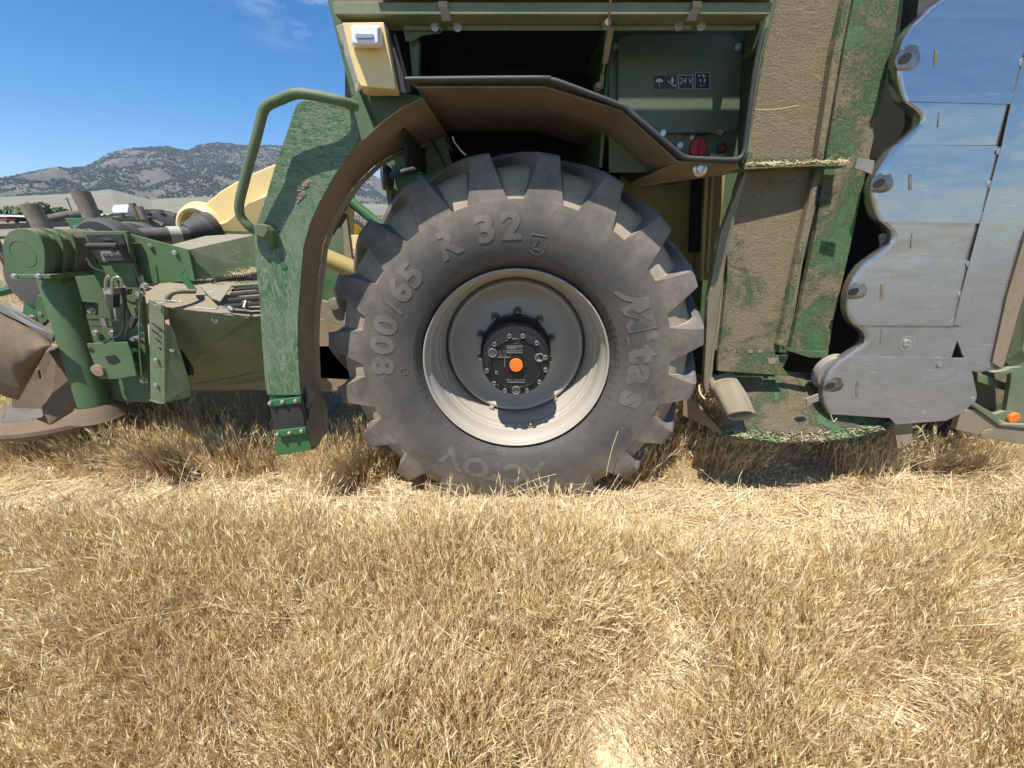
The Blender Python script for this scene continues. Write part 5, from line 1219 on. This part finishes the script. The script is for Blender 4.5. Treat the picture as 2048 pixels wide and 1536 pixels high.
mb.lathe([(.035, -.02), (.035, .02), (.001, .02)], at(200, 423, 7.6), 16); tag(mb.build('lever_bar', M['black_metal'], smooth=40), 'small dark rusty lever sticking out right of the tall leaning post', 'lever')
mb = MB(); c = at(254, 425, 9.5); mb.lathe([(.001, .17), (.15, .17), (.17, .14), (.16, -.17), (.001, -.17)], c, 24, 'X'); tag(mb.build('bucket', M['white'], smooth=40), 'white plastic bucket lying on its side by the split post', 'bucket')
mb = MB()
pr_ = [at(x, y, 9.8) for x, y in ((183, 436), (186, 429), (196, 428), (204, 431), (213, 428), (222, 429), (230, 433), (232, 437))]; mb.prism(pr_, (0, .5, 0)); mb.prism([at(x, y, 9.7) for x, y in ((234, 431), (250, 431), (250, 437), (234, 437))], (0, .5, 0))
tag(mb.build('plastic_sheet', M['white_bin'], smooth=False, bev=.03), 'crumpled pale blue plastic sheet between leaning post and white bucket', 'sheet')
# far sheds, utility pole, bushes
t = thing('farm_shed', 'low open shed with pale metal roof at the far left', 'shed', (at(0, 437, 60).x, 60, 0))
mb = MB(); mb.prism([at(-30, 428, 60), at(14, 430, 60), at(22, 433, 60), at(12, 434, 60), at(-30, 433, 60)], (0, 6, 0)); mb.build('roof', M['white_bin'], t)
mb = MB(); mb.prism([at(-30, 435.5, 61), at(12, 434, 61), at(30, 434, 61), at(30, 441, 61), at(-30, 441, 61)], (0, 5, 0)); mb.build('wall', M['dead'], t)
mb = MB(); mb.prism([at(-30, 438, 58), at(13, 437, 58), at(13, 441, 58), at(-30, 441, 58)], (0, 1, 0)); tag(mb.build('hay_rack', M['reddish']), 'low rusty red rack in front of the far shed', 'rack')
t = thing('utility_pole', 'thin distant utility pole left of the tall leaning fence post', 'utility pole', (at(146, 430, 110).x, 110, 0))
mb = MB(); pt0, pt1 = at(138, 395, 110), at(146, 428, 110); mb.tube([Vector((pt1.x, 110, 0)), Vector((pt1.x, 110, pt0.z))], .17, 8); mb.build('pole', M['wood'], t)
mb = MB(); mb.box(Vector((pt1.x, 110, pt0.z - .5)), (1.8, .15, .15)); mb.build('crossarm', M['wood'], t)
leafm = flat('bush leaves', (.06, .10, .035), .7); leafm2 = flat('pale bush leaves', (.12, .16, .06), .7)
def bush(px, py, Y, w, h, label, mat):
    c = at(px, py, Y); t = thing('bush', label, 'bush', (c.x, Y, 0), 'bushes at the edge of the farmyard')
    mb = MB()
    for i in range(420):
        a, e = random.uniform(0, 6.28), random.uniform(-.3, 1); rr = random.random() ** .4 * (1 + .35 * noise.noise(Vector((math.cos(a) * 2, math.sin(a) * 2, e * 2 + px))))
        p = Vector((c.x + w * rr * math.cos(a) * math.sqrt(max(0, 1 - e * e)), Y + w * rr * math.sin(a) * math.sqrt(max(0, 1 - e * e)), max(.1, c.z + h * rr * e)))
        s_ = w * .16; d1 = Vector((random.gauss(0, 1), random.gauss(0, 1), random.gauss(0, 1))).normalized() * s_; d2 = d1.orthogonal().normalized() * s_ * .7
        mb.add([p - d1, p + d2, p + d1, p - d2], [[0, 1, 2, 3]])
    mb.build('crown', mat, t)
    mb = MB(); mb.tube([Vector((c.x, Y, 0)), Vector((c.x, Y, max(.3, c.z)))], .08 * w, 6); mb.build('trunk', M['wood'], t)
bush(30, 436, 75, 3.0, 1.6, 'pale green bush beside the far shed at the left', leafm2)
bush(82, 431, 75, 2.6, 2.2, 'dark green round bush right of the short grey fence post', leafm)
bush(119, 428, 90, 1.7, 1.4, 'small round bush above the pale wooden beam', leafm)
bush(100, 436, 80, 2.2, 1.2, 'low green bush between the dark bush and the wooden beam', leafm2)
bush(52, 437, 72, 2.0, 1.2, 'yellow green low bush behind the short grey fence post', leafm2)
bush(133, 436, 85, 1.6, .9, 'tiny dark shrub beside the leaning post foot', leafm)
# pens beyond
def pen(px0, px1, py0, py1, Y, label, mat, n):
    t = thing('pen_fence', label, 'fence', (at((px0 + px1) / 2, py1, Y).x, Y, 0), 'livestock pen fences')
    mb = MB(); a0, a1 = at(px0, py0, Y), at(px1, py0, Y); zb_ = max(0.1, at(px0, py1, Y).z)
    for f_ in (0, .33, .66): mb.box(Vector(((a0.x + a1.x) / 2, Y, a0.z + (zb_ - a0.z) * f_)), (a1.x - a0.x, .05, .07))
    mb.build('rail', mat, t)
    for i in range(n):
        mb = MB(); x = a0.x + (a1.x - a0.x) * i / (n - 1); mb.box(Vector((x, Y, a0.z / 2)), (.09, .09, a0.z + .05)); mb.build('upright', mat, t)
pen(340, 420, 431, 440, 42, 'thin rusty livestock pen behind the yellow hood', M['reddish'], 9)
pen(700, 790, 432, 452, 30, 'pale slatted pen fence seen through the gap beside the tyre', M['wood'], 16)
t = MB(); t.box(at(402, 424, 60) + Vector((0, 0, 0)), (1.0, 1.0, 1.1)); tag(t.build('feed_box', M['reddish'], bev=.03), 'small dark red feed box in the distance by the yellow hood', 'box')
t = MB(); t.prism([at(698, 470, 6.0), at(718, 470, 6.0), at(712, 500, 6.0), at(698, 500, 6.0)], (0, .3, 0)); tag(t.build('pale_crate', M['yellow'], bev=.01), 'pale cream crate below the distant yellow wheel', 'crate')

# =====================================================================
#  GRASS
# =====================================================================
def grassmat(name, cols, red):
    m, nt, b = newmat(name)
    at_ = N(nt, 'Attribute', attribute_name='bc'); oi = N(nt, 'ObjectInfo')
    cr_ = N(nt, 'ValToRGB'); e = cr_.color_ramp.elements; e[0].position = 0; e[0].color = (*cols[0], 1); e[1].position = 1; e[1].color = (*cols[-1], 1)
    for i, c_ in enumerate(cols[1:-1]): q_ = e.new((i + 1) / (len(cols) - 1)); q_.color = (*c_, 1)
    nt.links.new(mth(nt, 'ADD', mth(nt, 'MULTIPLY', at_.outputs['Fac'], .85), mth(nt, 'MULTIPLY', oi.outputs['Random'], .15)), cr_.inputs[0])
    pt_ = noisef(nt, coords(nt, (1.9, 1.9, .4)), 1, 5, .65, .40, .58)
    hz = N(nt, 'SeparateXYZ'); nt.links.new(N(nt, 'NewGeometry').outputs['Position'], hz.inputs[0])
    lowf = N(nt, 'MapRange'); lowf.inputs['From Min'].default_value = .27; lowf.inputs['From Max'].default_value = .0; nt.links.new(hz.outputs['Z'], lowf.inputs['Value'])
    c_ = mixc(nt, mth(nt, 'MULTIPLY', mth(nt, 'MULTIPLY', pt_, lowf.outputs[0]), red), cr_.outputs[0], (.47, .23, .10))
    nt.links.new(c_, b.inputs['Base Color']); b.inputs['Roughness'].default_value = .55; b.inputs['Specular IOR Level'].default_value = .35
    tl = N(nt, 'BsdfTranslucent'); nt.links.new(c_, tl.inputs['Color']); ms_ = N(nt, 'MixShader'); ms_.inputs[0].default_value = .22
    out_ = nt.nodes['Material Output']; nt.links.new(b.outputs[0], ms_.inputs[1]); nt.links.new(tl.outputs[0], ms_.inputs[2]); nt.links.new(ms_.outputs[0], out_.inputs['Surface'])
    return m
G_up = grassmat('standing dry grass', [(.29, .155, .06), (.64, .45, .20), (.88, .71, .40), (.97, .89, .64)], .78)
G_st = grassmat('flattened straw', [(.36, .23, .10), (.72, .56, .29), (.90, .78, .50), (.97, .91, .70)], .3)
G_gr = grassmat('green grey stems', [(.16, .17, .10), (.24, .25, .15), (.30, .29, .18)], .0)
class Tuft:
    def __init__(s): s.v = []; s.f = []; s.c = []
    def ribbon(s, pts, w0, w1, col, tw=None):
        k = len(s.v); n = len(pts); a = tw if tw is not None else random.uniform(0, math.pi)
        sx = Vector((math.cos(a), math.sin(a), 0))
        for i, p in enumerate(pts):
            w = (w0 + (w1 - w0) * i / (n - 1)) / 2; s.v += [p - sx * w, p + sx * w]; s.c += [col, col]
        for i in range(n - 1): s.f.append([k + 2 * i, k + 2 * i + 1, k + 2 * i + 3, k + 2 * i + 2])
    def spike(s, p, d, L, w, col):
        k = len(s.v); o = d.orthogonal().normalized(); o = (Matrix.Rotation(random.uniform(0, 3.1), 3, d.normalized()) @ o) * w / 2
        s.v += [p, p + d * L * .4 + o, p + d * L, p + d * L * .4 - o]; s.c += [col] * 4; s.f.append([k, k + 1, k + 2, k + 3])
    def mesh(s, name, mat):
        me = bpy.data.meshes.new(name); me.from_pydata([tuple(v) for v in s.v], [], s.f); me.materials.append(mat)
        at_ = me.attributes.new('bc', 'FLOAT', 'POINT'); at_.data.foreach_set('value', s.c)
        return bpy.data.objects.new(name, me)
def upright(n, hmin, hmax, spread, lean, head=True, w=.0028):
    T = Tuft(); ld = random.uniform(0, 6.28); lx, ly = math.cos(ld) * lean, math.sin(ld) * lean
    for i in range(n):
        a = random.uniform(0, 6.28); r = spread * math.sqrt(random.random()); p = Vector((r * math.cos(a), r * math.sin(a), -.01)); h = random.uniform(hmin, hmax)
        dx, dy = lx + random.gauss(0, .10) + math.cos(a) * .08, ly + random.gauss(0, .10) + math.sin(a) * .08; col = random.random() ** 1.2
        pts = [p + Vector((dx * h * t ** 1.6, dy * h * t ** 1.6, h * t * (1 - .12 * t * (abs(dx) + abs(dy))))) for t in (0, .3, .6, .85, 1)]
        T.ribbon(pts, w * 1.15, w * .6, min(1, col * 1.15))
        if head:
            d = (pts[-1] - pts[-2]).normalized(); bend = Vector((dx + random.gauss(0, .4), dy + random.gauss(0, .4), -.25)); q = pts[-1]
            for k in range(5):
                dd = (d + bend * (.08 * k) + Vector((random.gauss(0, .22), random.gauss(0, .22), random.gauss(0, .15)))).normalized()
                T.spike(q, dd, random.uniform(.018, .040), .0028, min(1, col * .6 + .25)); q = q + (d + bend * .1 * k).normalized() * .007
        if random.random() < .7:                        # dry curled leaf
            q = pts[random.choice((1, 2))]; aa = random.uniform(0, 6.28); L = random.uniform(.03, .08); o = Vector((math.cos(aa), math.sin(aa), 0))
            T.ribbon([q, q + o * L * .4 + Vector((0, 0, .012)), q + o * L * .8 - Vector((0, 0, .004)), q + o * L - Vector((0, 0, .02))], .003, .0015, min(1, col + .35), aa + 1.57)
    return T
def strawmat(n, spread, L0, L1, z1, jit, w=.0042):
    T = Tuft()
    for i in range(n):
        a = random.gauss(0, jit); L = random.uniform(L0, L1); c = Vector((random.uniform(-spread, spread), random.uniform(-spread, spread), random.uniform(0, z1)))
        d = Vector((math.cos(a), math.sin(a), random.gauss(0, .12))); bend = Vector((-d.y, d.x, 0)) * random.gauss(0, .12) + Vector((0, 0, random.gauss(0, .06)))
        pts = [c + d * L * (t - .5) + bend * L * (t - .5) ** 2 * 2 for t in (0, .33, .66, 1)]
        for p in pts: p.z = max(p.z, .001)
        T.ribbon(pts, w * random.uniform(.6, 1.2), w * .5, random.random() ** .8, a + 1.57 if random.random() < .7 else None)
        if random.random() < .3:
            for k in range(4): T.spike(pts[-1] + Vector((random.gauss(0, .004), random.gauss(0, .004), .002)), (d + Vector((random.gauss(0, .4), random.gauss(0, .4), .1))).normalized(), .025, .003, random.random())
    return T
def litter(n, spread):
    T = Tuft()
    for i in range(n):
        c = Vector((random.uniform(-spread, spread), random.uniform(-spread, spread), random.uniform(.002, .02))); a = random.uniform(0, 6.28); L = random.uniform(.012, .05); d = Vector((math.cos(a), math.sin(a), random.gauss(0, .3))); o = Vector((-d.y, d.x, 0)) * random.gauss(0, .3)
        T.ribbon([c, c + d * L * .5 + o * L * .3, c + d * L], .003, .0018, random.random(), None)
    return T
tuftcol = bpy.data.collections.new('grass_sources')       # never linked to the scene: only the instances show
lib = []
for i in range(6): lib.append(upright(22, .15, .30, .055, .12).mesh('a%02d' % i, G_up))        # 0-5 tall
for i in range(4): lib.append(upright(22, .07, .15, .05, .25, True).mesh('a%02d' % (6 + i), G_up))    # 6-9 short
for i in range(3): lib.append(upright(22, .16, .28, .055, .65, True).mesh('a%02d' % (10 + i), G_st))  # 10-12 leaning
for i in range(5): lib.append(strawmat(24, .09, .14, .36, .11, .40).mesh('a%02d' % (13 + i), G_st))  # 13-17 flat straw
for i in range(3): lib.append(litter(60, .10).mesh('a%02d' % (18 + i), G_st))                  # 18-20
lib.append(upright(5, .25, .38, .03, .3, False, .004).mesh('a21', G_gr))                        # 21 green grey stems
for i in range(2): lib.append(strawmat(20, .07, .18, .34, .10, .7, .0042).mesh('a%02d' % (22 + i), G_st)) # 22-23 tousled
for q_ in range(2):
    T = Tuft()
    for i in range(4):
        a = random.uniform(0, 6.28); L = random.uniform(.15, .34); c = Vector((random.uniform(-.06, .06), random.uniform(-.06, .06), random.uniform(.05, .20))); d = Vector((math.cos(a), math.sin(a), random.gauss(0, .25))); bd_ = Vector((-d.y, d.x, .3)) * random.gauss(0, .10)
        T.ribbon([c + d * L * (t - .5) + bd_ * L * (t - .5) ** 2 * 3 for t in (0, .25, .5, .75, 1)], .0019, .0011, random.uniform(.4, 1), a + 1.57)
    lib.append(T.mesh('a%02d' % (24 + q_), G_st))
for o in lib: tuftcol.objects.link(o)

def blob(px, py, cx, cy, rx, ry): return max(0.0, 1 - ((px - cx) / rx) ** 2 - ((py - cy) / ry) ** 2)
def inside_wheel(x, y): return abs(x - .02) < .50 and 1.66 < y < 2.6
pts = []; ids = []; rots = []; scl = []
def put(x, y, i, rz, s, tilt=0.0):
    pts.append((x, y, (gz_(x, y) if y < 8 and abs(x) < 8 else 0) + yard(y))); ids.append(i); rots.append((random.gauss(0, .07) + tilt, random.gauss(0, .07), rz)); scl.append(s)
def zone(px, py, x, y):
    nz = noise.fractal(Vector((x * 1.5, y * 1.5, 9)), .8, 2, 4)
    st = .46 + nz * 0.85 + .12 * blob(px, py, 1000, 1400, 1200, 300)                                         # standing grass
    flat_ = 1.0
    st -= 1.6 * blob(px, py, 900, 1035, 640, 95) + 1.5 * blob(px, py, 200, 1030, 400, 85) + 1.3 * blob(px, py, 1650, 1060, 330, 130) + .5 * blob(px, py, 530, 1290, 130, 130)
    st -= .8 * blob(px, py, 1850, 1440, 420, 110) + 1.0 * blob(px, py, 640, 850, 110, 110) + .7 * blob(px, py, 1300, 1080, 200, 60) + .7 * blob(px, py, 250, 1430, 150, 60)
    st += .9 * blob(px, py, 380, 905, 230, 70) + .9 * blob(px, py, 950, 1250, 420, 230) + .8 * blob(px, py, 1390, 890, 110, 60) + .7 * blob(px, py, 1600, 900, 200, 35) + .5 * blob(px, py, 1700, 1230, 300, 110) + .5 * blob(px, py, 200, 1230, 300, 150)
    bare = 1.3 * blob(px, py, 2000, 1040, 200, 90) + .6 * blob(px, py, 1800, 1130, 220, 60)
    return st, bare
tries = 0
for i in range(33000):
    y = .18 + 3.1 * random.random() ** 1.25; x = random.uniform(-1, 1) * (1.0 + 1.42 * y)
    if inside_wheel(x, y): continue
    px, py = proj(x, y, .06)
    if px < -260 or px > 2310 or py > 1900: continue
    st, bare = zone(px, py, x, y)
    if random.random() < bare: 
        if random.random() < .25: put(x, y, random.choice((18, 19, 20)), random.uniform(0, 6.28), random.uniform(.6, 1))
        continue
    u = random.random()
    flow = .25 + .9 * noise.noise(Vector((x * .7, y * .7, 3))) + (.9 if px > 1300 and py > 1300 else 0) * -1.0 + (.5 if px < 500 and py < 1100 else 0)
    near = max(.78, min(1.0, y / 1.0))
    hole = noise.noise(Vector((x * 6, y * 6, 11)))
    if u < min(.68, st):
        if hole > .28: continue
        k = random.random(); sv = random.uniform(.72, 1.34) * near * (1 + .25 * noise.noise(Vector((x * 3, y * 3, 5))))
        if k < .70: put(x, y, random.choice((0, 1, 2, 3, 4, 5)), random.uniform(0, 6.28), sv)
        elif k < .86: put(x, y, random.choice((10, 11, 12)), R(40) + 2.2 * noise.noise(Vector((x * .9, y * .9, 21))) * 3, sv * .95)
        else: put(x, y, random.choice((6, 7, 8, 9)), random.uniform(0, 6.28), random.uniform(.8, 1.3) * near)
    elif u < .96 or st > .3:
        k = random.random()
        if k < .60: put(x, y, random.choice((13, 14, 15, 16, 17)), flow + random.gauss(0, .35), random.uniform(.6, 1.05))
        elif k < .76: put(x, y, random.choice((22, 23)), random.uniform(0, 6.28), random.uniform(.6, .9))
        elif k < .88: put(x, y, random.choice((6, 7, 8, 9)), random.uniform(0, 6.28), random.uniform(.5, .9))
        else: put(x, y, random.choice((18, 19, 20)), random.uniform(0, 6.28), random.uniform(.8, 1.2))
# long loose straws thrown across the standing grass
for i in range(420):
    y = .75 + 1.6 * random.random(); x = random.uniform(-1, 1) * (1 + 1.3 * y)
    if inside_wheel(x, y): continue
    put(x, y, random.choice((24, 25)), random.uniform(0, 6.28), random.uniform(.7, 1.2))
# bundles: fans of pale straw, tufts against the tyre
for k in range(34):
    p = PG(random.gauss(570, 30), random.gauss(1300, 35), 0); put(p.x, p.y, random.choice((10, 11, 12, 14)), R(130) + random.gauss(0, .25), random.uniform(.5, .75))
for k in range(120):
    x = random.uniform(-.6, .62); put(x, random.uniform(1.52, 1.63), random.choice((6, 7, 8, 9, 10, 0, 1)), random.uniform(0, 6.28), random.uniform(.30, .55))
for cx, cy, n_, s0 in ((1395, 935, 26, .9), (1560, 925, 20, .8), (1650, 930, 16, .7), (1460, 935, 14, .7)):
    for k in range(n_): p = PG(cx + random.gauss(0, 18), cy + random.gauss(0, 8), 0); put(p.x, p.y, random.choice((0, 1, 2, 3, 4, 5)), random.uniform(0, 6.28), random.uniform(.8, 1.05) * s0)
for cx, cy in ((1460, 1500), (1560, 1480), (1600, 1530), (1650, 1500), (1400, 1520), (1480, 1540), (90, 1140)):
    for k in range(2): p = PG(cx + random.gauss(0, 10), cy + 20, 0); put(p.x, p.y, 21, random.uniform(0, 6.28), .6)
# thinner cover farther off
for i in range(9000):
    y = 3.0 + 9 * random.random() ** 1.5; x = random.uniform(-1, .6) * (2 + 1.5 * y)
    if -.4 < x < 4.2 and 2.4 < y < 4.3: 
        if random.random() < .5: continue
    put(x, y, random.choice((0, 1, 2, 6, 7, 13, 14, 15, 22)), random.uniform(0, 6.28), random.uniform(.7, 1.15))
print('grass instances', len(pts))
me = bpy.data.meshes.new('dry_grass'); me.from_pydata(pts, [], [])
a_ = me.attributes.new('idx', 'INT', 'POINT'); a_.data.foreach_set('value', ids)
a_ = me.attributes.new('rotv', 'FLOAT_VECTOR', 'POINT'); a_.data.foreach_set('vector', [c for r_ in rots for c in r_])
a_ = me.attributes.new('scl', 'FLOAT', 'POINT'); a_.data.foreach_set('value', scl)
go = bpy.data.objects.new('dry_grass', me); COL.objects.link(go)
ng = bpy.data.node_groups.new('grass', 'GeometryNodeTree')
ng.interface.new_socket('Geometry', in_out='INPUT', socket_type='NodeSocketGeometry'); ng.interface.new_socket('Geometry', in_out='OUTPUT', socket_type='NodeSocketGeometry')
gi = ng.nodes.new('NodeGroupInput'); gout = ng.nodes.new('NodeGroupOutput'); ci_ = ng.nodes.new('GeometryNodeCollectionInfo'); ci_.inputs['Collection'].default_value = tuftcol; ci_.inputs['Separate Children'].default_value = True; ci_.inputs['Reset Children'].default_value = True
iop = ng.nodes.new('GeometryNodeInstanceOnPoints'); iop.inputs['Pick Instance'].default_value = True
def attr(n, t): a = ng.nodes.new('GeometryNodeInputNamedAttribute'); a.data_type = t; a.inputs['Name'].default_value = n; return a.outputs['Attribute']
ng.links.new(gi.outputs[0], iop.inputs['Points']); ng.links.new(ci_.outputs[0], iop.inputs['Instance']); ng.links.new(attr('idx', 'INT'), iop.inputs['Instance Index'])
e2r = ng.nodes.new('FunctionNodeEulerToRotation'); ng.links.new(attr('rotv', 'FLOAT_VECTOR'), e2r.inputs[0]); ng.links.new(e2r.outputs[0], iop.inputs['Rotation']); ng.links.new(attr('scl', 'FLOAT'), iop.inputs['Scale'])
ng.links.new(iop.outputs[0], gout.inputs[0])
md = go.modifiers.new('scatter', 'NODES'); md.node_group = ng
go['kind'] = 'stuff'; go['label'] = 'dense dry golden grass and flattened straw covering the ground'
# single long straws that stand out
def stalk(pts_, label, r=.0022, mat=None):
    mb = MB(); mb.smoothtube(pts_, r, 6); return tag(mb.build('straw_stalk', mat or M['straw'], smooth=60), label, 'straw', 'single pale straws')
stalk([PG(1088, 1250, .12), PG(1092, 1300, .14), PG(1100, 1400, .14), PG(1102, 1480, .10)], 'long white upright straw below the middle of the tyre', .0012, M['white'])
stalk([PG(180, 1243, .2), PG(300, 1232, .22), PG(450, 1208, .22), PG(560, 1200, .2)], 'long straight straw lying across the brown grass at the left', .0010)
stalk([P(1212, 952, 1.52), P(1222, 905, 1.53), P(1236, 862, 1.54)], 'thin straw leaning against the lower right of the big tyre', .0016)
stalk([P(1510, 219, 1.52), P(1550, 219, 1.50), P(1595, 211, 1.49)], 'pale straw sticking out from the green box edge over the chaff', .0012)

# air between here and the hills
hzb = MB(); hzb.box((0, 2200, 258), (9000, 9000, 520)); hzo = hzb.build('haze', M['white']); hzo['kind'] = 'stuff'; hzo['label'] = 'thin blue haze in front of the distant hills'
hm_ = bpy.data.materials.new('haze'); hm_.use_nodes = True; hm_.node_tree.nodes.clear(); ho_ = hm_.node_tree.nodes.new('ShaderNodeOutputMaterial'); pv = hm_.node_tree.nodes.new('ShaderNodeVolumePrincipled')
pv.inputs['Color'].default_value = (.62, .78, 1, 1); pv.inputs['Density'].default_value = HAZE; hm_.node_tree.links.new(pv.outputs[0], ho_.inputs['Volume']); hzo.data.materials.clear(); hzo.data.materials.append(hm_)
